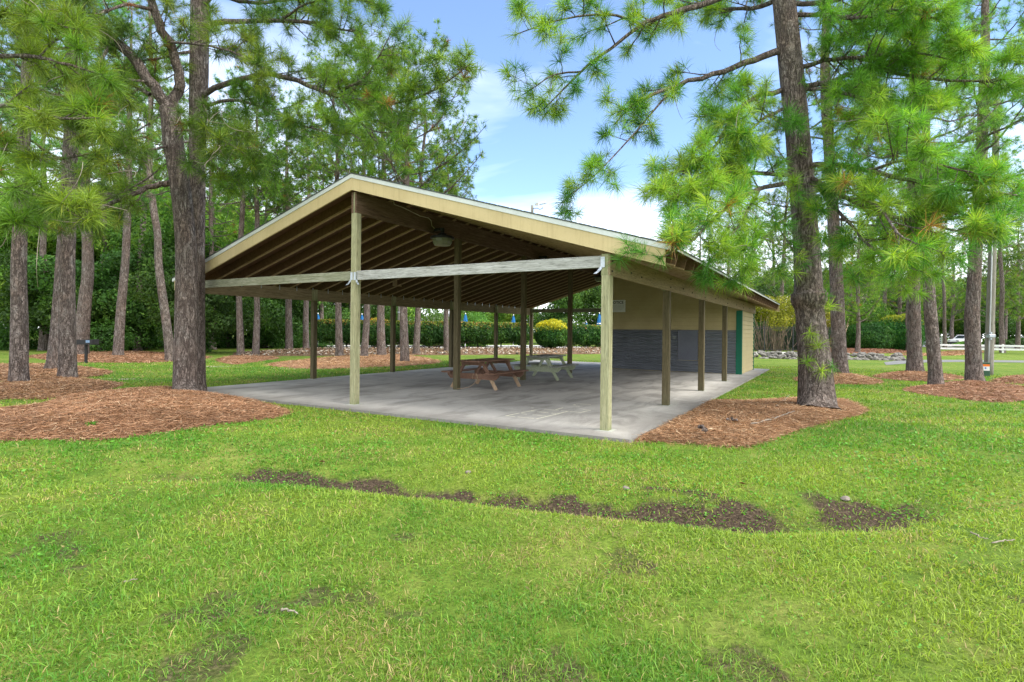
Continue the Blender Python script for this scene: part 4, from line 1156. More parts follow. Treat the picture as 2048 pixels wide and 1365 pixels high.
c2 = np.array(flat(1655, 700, .1)); myrtle(c2[0], c2[1] + 1.6, 'second crape myrtle, behind the big right-hand pine', 72, 14000, 2.2)
for px, Yd, lb, sd in [(1530, 56, 'dark evergreen shrub behind the bare stems by the storeroom corner', 76), (1600, 57, 'dark evergreen shrub behind the iron fence post', 77), (1668, 58, 'dark evergreen shrub behind the second crape myrtle', 78)]:
    c = at(px, 690, Yd); bush('evergreen_shrub', lb, 'shrub', (c[0], Yd, 0), [(0, 0, 1.4, 2.2, 1.4, 1.4), (1.4, 0, 1.1, 1.4, 1.1, 1.1), (-1.4, 0, 1.1, 1.4, 1.1, 1.1)], 12000, .10, DG[:2], sd)
c = at(1720, 590, 60); bush('flowering_tree', 'pale pink blossoming tree over the dark round shrub', 'tree', (c[0], 60, 0), [(0, 0, 4.2, 2.4, 2, 1.7), (-2, 0, 3.6, 1.8, 1.6, 1.4), (2, 0, 3.4, 1.6, 1.5, 1.3)], 14000, .10, MG, 73, top=(3.0, 6.2, [(.7, .6, .55), (.5, .5, .2)]))
c = flat(1738, 701, 0); bush('round_shrub', 'large dark green round shrub behind the row of stones', 'shrub', (*c, 0), [(0, 0, 1.35, 2.2, 1.9, 1.5), (-1, .2, 1, 1.4, 1.3, 1.1), (1.1, 0, 1, 1.3, 1.2, 1.1)], 24000, .085, DARKHEDGE, 74)
c = flat(1815, 702, 0); bush('round_shrub', 'clipped round shrub with a yellow green crown right of the dark one', 'shrub', (c[0], c[1] + 1, 0), [(0, 0, 2.0, 2.3, 2.0, 1.75), (0, 0, 1.2, 2.0, 1.8, 1.3)], 26000, .085, DARKHEDGE, 75, top=(2.0, 3.1, [(.27, .29, .03), (.34, .30, .03), (.2, .26, .03)]))

# ------------------------------------------------------------------ white rail fence, gate post, car
p0, p1 = np.array(flat(1878, 703.5, 0)), np.array(flat(2130, 708, 0))
d = (p1 - p0) / np.linalg.norm(p1 - p0); L_ = np.linalg.norm(p1 - p0)
o = thing('rail_fence', 'low white two-rail fence along the road', 'fence', (*p0, 0), math.atan2(d[1], d[0]))
for z in (.22, .56):
    mb = MB(); mb.box((0, -.03, z), (L_, .0, z + .17), .006); mb.build('rail', M['white'], o)
x = 0
while x < L_: mb = MB(); mb.box((x - .07, .001, -.1), (x + .07, .13, .80), .01); mb.build('fence_post', M['white'], o); x += 2.55
c = at(1887, 696, 74)
o = thing('gate_post', 'square white post beside the parked white car', 'post', (c[0], 74, 0), R(20))
mb = MB(); mb.box((-.20, -.2, 0), (.2, .2, 1.45), .02); mb.build('shaft', M['white'], o); mb = MB(); mb.box((-.25, -.25, 1.452), (.25, .25, 1.53), .02); mb.build('cap', M['white'], o)
c = at(1875, 690, 82); o = thing('metal_gate', 'pale grey metal gate left of the white post', 'gate', (c[0] - 2, 82, 0), 0)
mb = MB(); [mb.box((0, -.02, z), (2.9, .02, z + .10)) for z in (.25, .55, .85, 1.15)]; mb.build('gate_bars', M['galv'], o); mb = MB(); mb.box((-.05, -.05, 0), (.05, .05, 1.35)); mb.box((2.9, -.05, 0), (3.0, .05, 1.35)); mb.build('gate_frame', M['galv'], o)


def car(loc, rz, label):
    o = thing('parked_car', label, 'car', loc, rz)
    prof = [(-2.35, .38), (-2.35, .78), (-2.25, .98), (-1.35, 1.06), (-1.15, 1.10), (2.2, 1.10), (2.36, .95), (2.38, .45), (2.3, .34), (1.86, .34), (1.74, .62), (1.5, .74), (1.22, .74), (.98, .62), (.88, .34), (-.98, .34), (-1.08, .62), (-1.30, .74), (-1.58, .74), (-1.82, .62), (-1.92, .34)]
    def extr(pr, y0, y1, nm, mat, par=o, inset=0):
        n = len(pr); v = [(x, y0, z) for x, z in pr] + [(x, y1, z) for x, z in pr]; m_ = MB(); n0 = m_.n
        m_.add(v, [[i, (i + 1) % n, (i + 1) % n + n, i + n] for i in range(n)])
        for e in (list(range(n))[::-1], list(range(n, 2 * n))): m_.lv.append(np.array(e) + n0); m_.ln.append(np.array([n])); m_.m.append(np.array([0]))
        return m_.build(nm, mat, par)
    body = extr(prof, -.90, .90, 'body', M['carwhite'])
    cab = MB(); zb, zt_ = 1.101, 1.72
    b4 = [(-1.25, .86), (2.2, .86)]; t4 = [(-.55, .70), (1.95, .70)]
    v = [(-1.25, -.86, zb), (2.2, -.86, zb), (2.2, .86, zb), (-1.25, .86, zb), (-.50, -.72, zt_), (1.95, -.72, zt_), (1.95, .72, zt_), (-.50, .72, zt_)]
    cab.add(v, [[0, 1, 5, 4], [1, 2, 6, 5], [2, 3, 7, 6], [3, 0, 4, 7], [4, 5, 6, 7]]); cab.build('cabin', M['carwhite'], o)
    V = np.array(v)
    def pane(q4, u0, u1, w0, w1, nm):
        A_, B_, C_, D_ = [V[i] for i in q4]
        pt = lambda u, w: (A_ * (1 - u) + B_ * u) * (1 - w) + (D_ * (1 - u) + C_ * u) * w
        nn = np.cross(B_ - A_, D_ - A_); nn /= np.linalg.norm(nn)
        m_ = MB(); m_.poly([pt(u, w) + nn * .006 for u, w in ((u0, w0), (u1, w0), (u1, w1), (u0, w1))]); m_.build(nm, M['glass'], o)
    for u0, u1 in ((.10, .36), (.40, .62), (.66, .94)): pane((0, 1, 5, 4), u0, u1, .12, .84, 'side_window'); pane((2, 3, 7, 6), 1 - u1, 1 - u0, .12, .84, 'side_window')
    pane((3, 0, 4, 7), .08, .92, .1, .88, 'windscreen'); pane((1, 2, 6, 5), .08, .92, .12, .85, 'rear_window')
    for x in (-1.45, 1.36):
        for y in (-.84, .84):
            m_ = MB(); m_.lathe([(.18, -.1), (.33, -.1), (.35, -.06), (.35, .06), (.33, .1), (.18, .1)], 20); w0 = m_.build('wheel', M['black'], o, True, loc=(x, y, .35)); w0.rotation_euler = (R(90), 0, 0)
            m_ = MB(); m_.lathe([(0, -.105), (.2, -.102), (.2, .102), (0, .105)], 16); m_.build('rim', M['galv'], w0)
    for y in (-.66, .66): m_ = MB(); m_.box((-2.372, y - .17, .70), (-2.30, y + .17, .84), .02); m_.build('headlight', M['lamp_glass'], o)
    m_ = MB(); m_.box((-2.41, -.88, .36), (-2.352, .88, .60), .02); m_.build('bumper', M['black'], o)
    m_ = MB(); [m_.box((-.3, y - .02, 1.74), (1.8, y + .02, 1.78)) for y in (-.6, .6)]; m_.build('roof_rack', M['black'], o)
c = at(1925, 692, 88.5); car((c[0] + .35, 88.5, .01), R(14), 'white parked car seen beyond the low white rail fence')
for px, Yd, lb, sd in [(1930, 80, 'loose flowering shrub in front of the parked white car', 81), (1990, 84, 'dark low shrub beyond the white rail fence, right of the grey pole', 82), (2035, 82, 'low shrub beyond the white rail fence at the right edge', 83)]:
    c = at(px, 690, Yd); bush('roadside_shrub', lb, 'shrub', (c[0], Yd, 0), [(0, 0, .38, 1.0, .8, .45), (1.2, 0, .4, 1.0, .8, .5), (-1.0, 0, .25, .8, .7, .3)] if sd == 81 else [(0, 0, .6, 1.2, .8, .75), (1.3, 0, .5, 1.1, .8, .65), (-1.1, 0, .4, 1, .7, .5)], 6000, .10, MG if sd == 81 else DG, sd, top=(.3, .8, [(.30, .18, .06), (.2, .25, .05)]) if sd == 81 else None)

# ------------------------------------------------------------------ poles
g = gnd(1977, 751)
o = thing('utility_pole', 'grey timber utility pole with a pale conduit strapped up its side', 'pole', g)
mb = MB(); n = 20; zz = np.linspace(-.2, 11, n); mb.tube(np.stack([.035 * zz * .6, zz * 0, zz], 1), np.linspace(.155, .105, n), 16); mb.build('shaft', M['polewood'], o, True)
mb = MB(); mb.tube([(-.115, -.12, .3), (-.085, -.125, 1.35), (-.05, -.125, 3), (.02, -.11, 7)], .025, 8); mb.build('conduit', simple('pale_conduit', (.32, .34, .35), (.46, .48, .5), 4), o, True)
mb = MB(); mb.box((-.20, -.27, 1.50), (.03, -.09, 1.63), .015); mb.tube([(-.085, -.18, 1.42), (-.085, -.18, 1.72)], .045, 8); mb.build('junction_box', M['galv'], o)
g2 = gnd(1971, 752)
o = thing('utility_pedestal', 'green utility cabinet with an orange topped white label at the grey pole foot', 'cabinet', (g2[0] - .22, g2[1] - .22, g2[2]), R(-30))
o.scale = (.85, .85, 1.0)
mb = MB(); mb.box((-.17, -.15, -.05), (.17, .15, .50), .015); mb.build('cabinet_body', M['pedestal'], o); mb = MB(); mb.box((-.18, -.16, .501), (.18, .16, .53), .012); mb.build('lid', M['pedestal'], o)
mb = MB(); mb.box((-.15, -.1535, .22), (.15, -.1515, .47)); lab = mb.build('label_plate', M['white'], o)
mb = MB(); mb.box((-.15, -.1552, .385), (.15, -.1537, .47)); mb.build('orange_band', M['orange'], lab); mb = MB(); mb.lathe([(0, 0), (.035, 0), (.035, .001), (0, .001)], 12); u_ = mb.build('blue_mark', M['stickerblue'], lab, loc=(0, -.1537, .32)); u_.rotation_euler = (R(90), 0, 0)

c = at(1064.5, 411, 46.0)
o = thing('floodlight_pole', 'tall pale timber pole with a floodlight showing above the shelter roof', 'lamp post', (c[0], 46, 0))
mb = MB(); mb.tube([(0, 0, 0), (0, 0, c[2] * .5), (0, 0, c[2])], [.15, .13, .105], 12); mb.build('shaft', M['polewood'], o, True)
zt = c[2]
mb = MB(); mb.tube([(.08, -.05, zt - .28), (.42, -.12, zt - .26), (.62, -.15, zt - .38), (.82, -.2, zt - .30), (.92, -.22, zt - .08)], .035, 7); mb.build('bracket_arm', M['galv'], o, True)
mb = MB(); mb.beam((.38, -.5, zt - .02), (1.0, .05, zt + .24), .42, .22, .05); mb.build('lamp_housing', M['galv'], o); mb = MB(); mb.beam((.34, -.56, zt - .06), (.42, -.48, zt - .02), .36, .22, .02); mb.build('lens', M['white'], o)
c = at(799, 660, 47.5)
o = thing('timber_pole', 'pale weathered timber pole behind the hedge and the slim pines', 'pole', (c[0], 47.5, 0))
mb = MB(); mb.tube([(0, 0, 0), (0, 0, 4), (0, 0, 9)], [.17, .155, .13], 12); mb.build('shaft', M['polewood'], o, True); mb = MB(); mb.lathe([(.18, 3.0), (.185, 3.02), (.185, 3.07), (.18, 3.09)], 12); mb.build('band', M['galv'], o)
g = gnd(469, 688)
o = thing('marker_post', 'slim white marker post at the edge of the shady woods', 'post', g); mb = MB(); mb.box((-.035, -.035, -.1), (.035, .035, .95), .006); mb.build('shaft', M['white'], o); mb = MB(); mb.box((-.05, -.05, .951), (.05, .05, .99), .008); mb.build('cap', M['white'], o)

# house beyond the pool
c = at(876, 627, 84)
o = thing('house', 'white gabled house with a grey roof beyond the pool', 'house', (c[0], 84, 0), R(-6))
zr = c[2]; hw_ = 4.6; ze_ = zr - 2.2
mb = MB(); mb.add([(-hw_, 0, 0), (hw_, 0, 0), (hw_, 0, ze_), (0, 0, zr), (-hw_, 0, ze_)], [[0, 1, 2, 3, 4]]); mb.box((-hw_, .01, 0), (hw_, 12, ze_)); mb.build('wall', M['white'], o)
mb = MB()
for s in (1, -1): mb.add([(0, -.4, zr + .12), (s * (hw_ + .5), -.4, ze_ - .12), (s * (hw_ + .5), 12.4, ze_ - .12), (0, 12.4, zr + .12), (0, -.4, zr), (s * (hw_ + .5), -.4, ze_ - .24), (s * (hw_ + .5), 12.4, ze_ - .24), (0, 12.4, zr)], [[0, 1, 2, 3], [4, 7, 6, 5], [0, 4, 5, 1], [1, 5, 6, 2], [2, 6, 7, 3]])
rf = mb.build('roof', M['roofgrey'], o); mb = MB(); mb.box((1.2, 3, zr - 1.6), (2.2, 4, zr + 1.3), .02); mb.build('chimney', M['white'], rf)
mb = MB(); mb.box((-6.8, 1.5, 0), (-hw_ - .02, 9, 2.5)); mb.build('wing_wall', M['white'], o)
mb = MB(); mb.add([(-7.6, 1.0, 2.45), (-hw_ + .2, 1.0, 2.45), (-hw_ + .2, 5.2, zr - .6), (-7.6, 5.2, zr - .6), (-7.6, 9.4, 2.45), (-hw_ + .2, 9.4, 2.45)], [[0, 1, 2, 3], [3, 2, 5, 4]]); mb.build('wing_roof', M['roofgrey'], o)
for x in (-2.2, 1.2):
    mb = MB(); mb.box((x, -.03, 1.2), (x + 1.1, -.01, 2.5)); w0 = mb.build('window', M['glass'], o); mb = MB(); [mb.box(*b_) for b_ in (((x - .1, -.06, 1.1), (x, -.005, 2.6)), ((x + 1.1, -.06, 1.1), (x + 1.2, -.005, 2.6)), ((x, -.06, 2.5), (x + 1.1, -.005, 2.6)), ((x, -.06, 1.1), (x + 1.1, -.005, 1.2)))]; mb.build('frame', M['white'], w0)

# ------------------------------------------------------------------ pines
NB = [(.105, .235, .026), (.165, .295, .030), (.23, .33, .038), (.07, .185, .022)]          # bright fresh needles
NM = [(0.081, 0.176, 0.024), (0.124, 0.237, 0.028), (0.182, 0.286, 0.034), (0.058, 0.138, 0.021)]           # mid green needles
ND = [(0.056, 0.155, 0.025), (0.088, 0.217, 0.032), (0.139, 0.290, 0.040)]                               # dark green needles


def unit(v): return v / (np.linalg.norm(v, axis=-1, keepdims=True) + 1e-9)


def spline(P, n):
    P = np.asarray(P, float); m = len(P)
    if m == 2: t = np.linspace(0, 1, n)[:, None]; return P[0] * (1 - t) + P[1] * t
    Q = np.vstack([2 * P[0] - P[1], P, 2 * P[-1] - P[-2]])
    t = np.linspace(0, m - 1, n); i = np.minimum(t.astype(int), m - 2); f = (t - i)[:, None]
    p0, p1, p2, p3 = Q[i], Q[i + 1], Q[i + 2], Q[i + 3]
    return .5 * (2 * p1 + (p2 - p0) * f + (2 * p0 - 5 * p1 + 4 * p2 - p3) * f ** 2 + (3 * p1 - p0 - 3 * p2 + p3) * f ** 3)


def needles(mb, q, O, A, n, L, w, cols, seed=0, bent=True, brown=.012):
    m = len(O)
    if m == 0: return
    C = np.array(cols); k = len(C)
    ci = np.clip((fbm(O[:, 0] * .9 + O[:, 2] * .7, O[:, 1] * .9 + O[:, 2] * .5, seed, 3) - .28) * 2.2 * k + q.normal(0, .5, m), 0, k - 1e-3).astype(int)
    tc = C[ci] * q.uniform(.8, 1.25, (m, 1))
    br = q.random(m) < brown; tc[br] = np.array((.26, .13, .04)) * q.uniform(.7, 1.2, (br.sum(), 1))
    Ls = L * q.uniform(.78, 1.2, m)
    O = np.repeat(O, n, 0); A = np.repeat(A, n, 0); tc = np.repeat(tc, n, 0); Ls = np.repeat(Ls, n)
    N_ = m * n
    perp = unit(np.cross(A, q.normal(size=(N_, 3))))
    al = q.uniform(R(8), R(98), N_) ** 1.0; u = q.random(N_)
    al = R(12) + (R(102) - R(12)) * u ** .75
    D = A * np.cos(al)[:, None] + perp * np.sin(al)[:, None]
    back = np.clip(al / R(100), 0, 1) * q.random(N_) * .10 * (L / .2)
    B = O - A * back[:, None]
    l = Ls * q.uniform(.72, 1.1, N_)
    S_ = unit(np.cross(D, q.normal(size=(N_, 3)))) * (w * .5)
    col = tc * q.uniform(.55, 1.5, (N_, 1)); yl = q.random(N_) < .10; col[yl] = col[yl] * np.array((1.6, 1.25, .9))
    if bent:
        M1 = B + D * (l * .55)[:, None]; D2 = D.copy(); D2[:, 2] -= .28; T = M1 + unit(D2) * (l * .5)[:, None]
        v = np.stack([B - S_, B + S_, M1 + S_ * .9, M1 - S_ * .9, T], 1).reshape(-1, 3)
        b = (np.arange(N_) * 5)[:, None]; n0 = mb.n
        mb.add(v, b + np.array([[0, 1, 2, 3]]), np.repeat(col, 5, 0), 0)
        mb.lv.append((b + np.array([[3, 2, 4]]) + n0).ravel()); mb.ln.append(np.full(N_, 3)); mb.m.append(np.zeros(N_, int))
    else:
        D2 = D.copy(); D2[:, 2] -= .08; T = B + D2 * l[:, None]
        mb.add(np.stack([B - S_, B + S_, T], 1).reshape(-1, 3), np.arange(N_ * 3).reshape(-1, 3), np.repeat(col, 3, 0), 0)


def trunk_mesh(mb, P, Rd, k=28, bump=.035, seed=0, step=.12):
    P = np.asarray(P, float); L_ = np.sum(np.linalg.norm(np.diff(P, axis=0), axis=1)); n = max(8, int(L_ / step))
    C = spline(P, n); r = np.interp(np.linspace(0, len(P) - 1, n), np.arange(len(P)), Rd)
    v, f = tubes(C[None], r[None], k)
    V = v.reshape(n, k, 3); d = V - C[:, None]
    ang = np.arange(k) / k
    zz = np.linspace(0, L_, n)
    g = fbm(np.tile(np.cos(ang * 6.283) * 3.2 + 9, (n, 1)) * 1.0, np.tile(np.sin(ang * 6.283) * 3.2, (n, 1)) + zz[:, None] * 1.3, seed, 4) - .5
    fl = np.exp(-zz / .22)[:, None] * (.22 + .16 * np.cos(ang * 6.283 * 5 + seed)[None])
    V = C[:, None] + d * (1 + bump * 2.6 * g + fl)[:, :, None]
    mb.add(V.reshape(-1, 3), f)
    mb.lv.append(np.arange(k) + (n - 1) * k + mb.n - n * k); mb.ln.append(np.array([k])); mb.m.append(np.array([0]))
    return C, r


def dress(q, limbs, sec_per_m=4.0, sec_len=.9, t0=.25, twigs=4, droop=0.0, up=.18):
    """side shoots and twigs for a list of (points, r0): returns tube batches and needle tuft positions"""
    SP, ST, SL, SR = [], [], [], []
    for P, r0, r1, *dm in limbs:
        L_ = np.sum(np.linalg.norm(np.diff(P, axis=0), axis=1)); n = max(3, int(L_ * sec_per_m * (1 - t0 * .6) * (dm[0] if dm else 1)))
        t = t0 + (1 - t0) * (np.arange(n) + q.random(n)) / n
        C = spline(P, 40); T = unit(np.gradient(C, axis=0)); i = np.minimum((t * 39).astype(int), 39)
        SP.append(C[i]); ST.append(T[i]); SL.append(sec_len * q.uniform(.45, 1.15, n) * (1.15 - .6 * t)); SR.append(np.minimum(.016, (r0 + (r1 - r0) * t) * .6))
    p, T, l, r = map(np.concatenate, (SP, ST, SL, SR)); m = len(p)
    Z = np.array([0, 0, 1.]); Hh = unit(np.cross(T, Z) + 1e-3); U = np.cross(Hh, T)
    ph = q.choice([0, math.pi], m) + q.normal(0, .75, m)
    pv = Hh * np.cos(ph)[:, None] + U * np.sin(ph)[:, None]
    d = unit(T * q.uniform(.35, .9, (m, 1)) + pv * .9 + Z * (up * .5))
    s = np.array([0, .35, .7, 1.0]); bend = (up - droop)
    pts = p[:, None] + d[:, None] * (l[:, None] * s)[:, :, None] + Z * (bend * l[:, None] * s ** 2)[:, :, None] + q.normal(0, .03, (m, 4, 3)) * (l[:, None] * s)[:, :, None]
    rad = r[:, None] * np.array([1, .75, .55, .4])
    end_t = unit(pts[:, 3] - pts[:, 2])
    # twigs
    k = twigs; tt = q.uniform(.3, .98, (m, k)); seg = np.clip(np.searchsorted(s, tt.ravel()) - 1, 0, 2).reshape(m, k)
    mi = np.arange(m)[:, None]; f = ((tt - s[seg]) / (s[seg + 1] - s[seg]))[..., None]
    tp = pts[mi, seg] * (1 - f) + pts[mi, seg + 1] * f
    td = unit(end_t[:, None] * .7 + unit(q.normal(size=(m, k, 3))) * .85 + Z * (up - droop * .8)); tl = q.uniform(.10, .32, (m, k)) * min(1.4, max(.6, sec_len))
    te = tp + td * tl[..., None]; tm = (tp + te) / 2 + q.normal(0, .02, (m, k, 3))
    tw = np.stack([tp, tm, te], 2).reshape(-1, 3, 3)
    O = np.concatenate([pts[:, 3], te.reshape(-1, 3)] + [l_[0][-1:] for l_ in limbs]); A = np.concatenate([end_t, unit(te - tm).reshape(-1, 3)] + [unit(l_[0][-1:] - l_[0][-2:-1]) for l_ in limbs])
    return (pts, rad), (tw, np.tile(np.array([[.0065, .005, .004]]), (len(tw), 1))), O, A


def auto_limbs(q, C, z0, z1, n, Lmax, rb, elev=(-.05, .5), shape=.75, wig=.10):
    out = []; zz = C[:, 2]
    for k in range(n):
        f = (k + q.random()) / n; z = z0 + (z1 - z0) * f; i = int(np.argmin(np.abs(zz - z))); o = C[i]
        L_ = Lmax * (1 - shape * f ** 1.5) * q.uniform(.6, 1.1); az = k * 2.4 + q.normal(0, .4); el = q.uniform(*elev) + .25 * f
        d = np.array([math.cos(az) * math.cos(el), math.sin(az) * math.cos(el), math.sin(el)]); hz_ = np.array([-math.sin(az), math.cos(az), 0])
        s = np.linspace(0, 1, 6)[:, None]
        P = o + d * L_ * s + np.array([0, 0, 1]) * L_ * (.14 * s ** 2 - .10 * np.sin(s * math.pi)) + hz_ * L_ * q.normal(0, .08) * s ** 2
        P[1:] += q.normal(0, wig * .35, (5, 3)) * L_ * .18
        r0 = rb * (.5 + .5 * (L_ / Lmax)) * (1 - .5 * f); out.append((P, r0, r0 * .28))
    return out


def pine(label, tr, Y, ztop, limbs=(), auto=None, cols=NM, nn=60, L=.21, w=.0048, seed=1, group=None, spec={}, extra=(), bent=True, bark='bark', base=None, flarek=1.0, brown=.012, dead=0, sides=28):
    """tr: (px,py,width px) up the trunk at distance Y; limbs: lists of (px,py,Y) with start and end radius"""
    q = np.random.default_rng(seed)
    b = gnd(tr[0][0], tr[0][1]) if base is None else np.array(base, float)
    P = [at(x, y, Y) for x, y, _ in tr]; Rd = [w_ / 2 * Y / F for _, _, w_ in tr]
    P[0] = b + np.array([0, 0, -.05]); P[0][:2] = P[0][:2]
    # depth follows the base
    for i in range(1, len(P)):
        pass
    d = unit(P[-1] - P[-2]); d = unit(d * .5 + np.array([0, 0, .5])); rest = ztop - P[-1][2]
    if rest > .5:
        for s in (.5, 1.0): P.append(P[len(tr) - 1] + d / d[2] * rest * s + np.append(q.normal(0, .12, 2), 0)); Rd.append(Rd[len(tr) - 1] * (1 - .72 * s))
    o = thing('pine_tree', label, 'pine tree', b, 0, group)
    mb = MB(); C, r = trunk_mesh(mb, [p - b for p in P], Rd, sides, seed=seed)
    LB = []
    for pts, r0, r1, *dm in limbs:
        LB.append((np.array([at(x, y, yy) for x, y, yy in pts]) - b, r0, r1, *dm))
    if auto:
        LB += auto_limbs(q, C, **auto)
    for Pl, r0, r1, *_ in LB:
        n = max(8, int(len(Pl) * 3)); S_ = spline(Pl, n); S_[1:-1] += q.normal(0, r0 * .18, (n - 2, 3)); mb.tube(S_, np.linspace(r0, r1, n), 9 if r0 > .03 else 6, cap=False)
    (sp, sr), (tp, trd), O, A = dress(q, LB, **spec)
    v, f = tubes(sp, sr, 5); mb.add(v, f); v, f = tubes(tp, trd, 3); mb.add(v, f)
    if dead:                                               # bare curling dead twigs
        i = q.integers(0, len(O), dead); p = O[i]; dd = unit(q.normal(size=(dead, 3)) - np.array([0, 0, .5])); l = q.uniform(.3, .8, dead)[:, None]
        s = np.linspace(0, 1, 7); cz = unit(np.cross(dd, q.normal(size=(dead, 3))))
        T_ = p[:, None] + dd[:, None] * (l * s)[:, :, None] + cz[:, None] * (l * .45 * np.sin(s * 2.6))[:, :, None]
        v, f = tubes(T_, np.tile(np.linspace(.007, .003, 7), (dead, 1)), 4); mb.add(v, f, None, 1)
    mb.build('trunk', [M[bark], M['twig']], o, True)
    cm = MB(); needles(cm, q, O, A, nn, L, w, cols, seed, bent, brown)
    if extra:
        E_ = np.array([at(x, y, yy) - b for x, y, yy in extra]); A_ = unit(q.normal(size=(len(E_), 3)) * .5 + np.array([0, -.5, .25])); needles(cm, q, E_, A_, nn, L, w, cols, seed, bent, 0)
    cm.build('crown', M['needle'], o, False, 'col')
    print(label[:30], 'tufts', len(O))
    return o


def Ltrunk(x, y, Y): return (x, y, Y)
# --- big right-hand pine -------------------------------------------------
Yr = float(gnd(1635, 822)[1])
LR = [
    ([(1600, 335, Yr), (1660, 328, Yr - .5), (1740, 342, Yr - 1.4), (1830, 362, Yr - 2.1), (1930, 378, Yr - 2.6), (2040, 392, Yr - 3.0)], .065, .014),
    ([(1612, 350, Yr), (1690, 395, Yr - 1.1), (1780, 430, Yr - 2.0), (1880, 455, Yr - 2.7), (1990, 480, Yr - 3.2)], .05, .012),
    ([(1612, 352, Yr), (1665, 410, Yr - .9), (1720, 470, Yr - 1.6), (1770, 520, Yr - 2.0), (1850, 545, Yr - 2.2)], .04, .01, .7),
    ([(1740, 342, Yr - 1.4), (1810, 320, Yr - 2.1), (1880, 330, Yr - 2.8), (1960, 350, Yr - 3.2)], .03, .01),
    ([(1690, 395, Yr - 1.1), (1750, 410, Yr - 2.2), (1800, 470, Yr - 3.0), (1840, 490, Yr - 3.3)], .03, .01, .6),
    ([(1596, 352, Yr), (1530, 348, Yr - .6), (1460, 345, Yr - 1.3), (1400, 366, Yr - 1.9), (1345, 398, Yr - 2.4)], .05, .012),
    ([(1596, 362, Yr), (1520, 378, Yr - .9), (1450, 418, Yr - 1.9), (1405, 462, Yr - 2.6), (1368, 492, Yr - 3.1), (1318, 517, Yr - 3.6)], .05, .009, .55),
    ([(1520, 378, Yr - .9), (1490, 430, Yr - 1.6), (1450, 490, Yr - 2.3), (1420, 520, Yr - 2.6)], .03, .01, .5),
    ([(1600, 420, Yr), (1550, 455, Yr - .8), (1510, 500, Yr - 1.6), (1480, 535, Yr - 2.0)], .035, .01, .5),
    ([(1565, 100, Yr), (1500, 122, Yr - .2), (1430, 148, Yr - .4), (1350, 172, Yr - .6), (1276, 205, Yr - .8), (1230, 248, Yr - .9)], .075, .012, .55),
    ([(1350, 172, Yr - .6), (1300, 230, Yr - 1.0), (1240, 300, Yr - 1.2), (1180, 360, Yr - 1.3), (1140, 390, Yr - 1.4)], .022, .007, .55),
    ([(1545, -60, Yr), (1440, -4, Yr - .3), (1348, 27, Yr - .6), (1286, 51, Yr - .8), (1163, 144, Yr - 1.0), (1088, 218, Yr - 1.2)], .075, .010, .55),
    ([(1286, 51, Yr - .8), (1220, 30, Yr - 1.3), (1120, 40, Yr - 1.6), (1030, 70, Yr - 1.8)], .028, .008, .55),
    ([(1163, 144, Yr - 1.0), (1110, 150, Yr - 1.2), (1060, 180, Yr - 1.4)], .02, .007, .55),
    ([(1565, 180, Yr), (1500, 200, Yr - .5), (1460, 243, Yr - .9), (1437, 285, Yr - 1.2), (1395, 322, Yr - 1.5), (1340, 350, Yr - 1.8)], .055, .010),
    ([(1570, 217, Yr), (1530, 235, Yr - .6), (1490, 270, Yr - 1.1), (1460, 302, Yr - 1.4)], .035, .010),
    ([(1585, 30, Yr), (1650, 32, Yr - .5), (1720, 36, Yr - 1.1), (1800, 20, Yr - 1.6), (1880, 40, Yr - 2.0)], .05, .010, 1.4),
    ([(1595, 135, Yr), (1660, 120, Yr - .4), (1745, 113, Yr - .9), (1830, 103, Yr - 1.3), (1930, 130, Yr - 1.8)], .05, .010, 1.4),
    ([(1598, 175, Yr), (1655, 165, Yr - .3), (1740, 138, Yr - .7), (1830, 154, Yr - 1.1), (1965, 164, Yr - 1.5), (2060, 150, Yr - 1.7)], .055, .010, 1.4),
    ([(1600, 178, Yr), (1668, 182, Yr - .5), (1724, 198, Yr - .9), (1738, 217, Yr - 1.0), (1795, 234, Yr - 1.4), (1870, 210, Yr - 1.7)], .04, .010, 1.4),
]
pine('big scaly barked pine leaning at the right of the shelter, with low bright green boughs', [(1635, 824, 74), (1633, 790, 68), (1629, 720, 59), (1621, 640, 53), (1619, 618, 53), (1618, 603, 66), (1618, 588, 66), (1617, 572, 51), (1612, 480, 47), (1606, 400, 46), (1598, 300, 45), (1588, 200, 44), (1577, 90, 44), (1564, -40, 42), (1548, -200, 40)],
     Yr, 13.5, LR, dict(z0=8.2, z1=13.2, n=16, Lmax=3.6, rb=.06), NB, 60, .265, .0060, 201, None, dict(sec_per_m=7.0, sec_len=.85, t0=.18, twigs=5, droop=.1),
     extra=[(1637, 470, Yr - .3), (1592, 545, Yr - .3), (1650, 590, Yr - .3), (1660, 612, Yr - .25), (1622, 668, Yr - .4), (1635, 690, Yr - .42), (1615, 722, Yr - .42), (1645, 742, Yr - .42), (1662, 735, Yr - .3), (1600, 300, Yr - .3), (1610, 160, Yr - .3), (1590, 240, Yr - .35)], dead=40, sides=48)

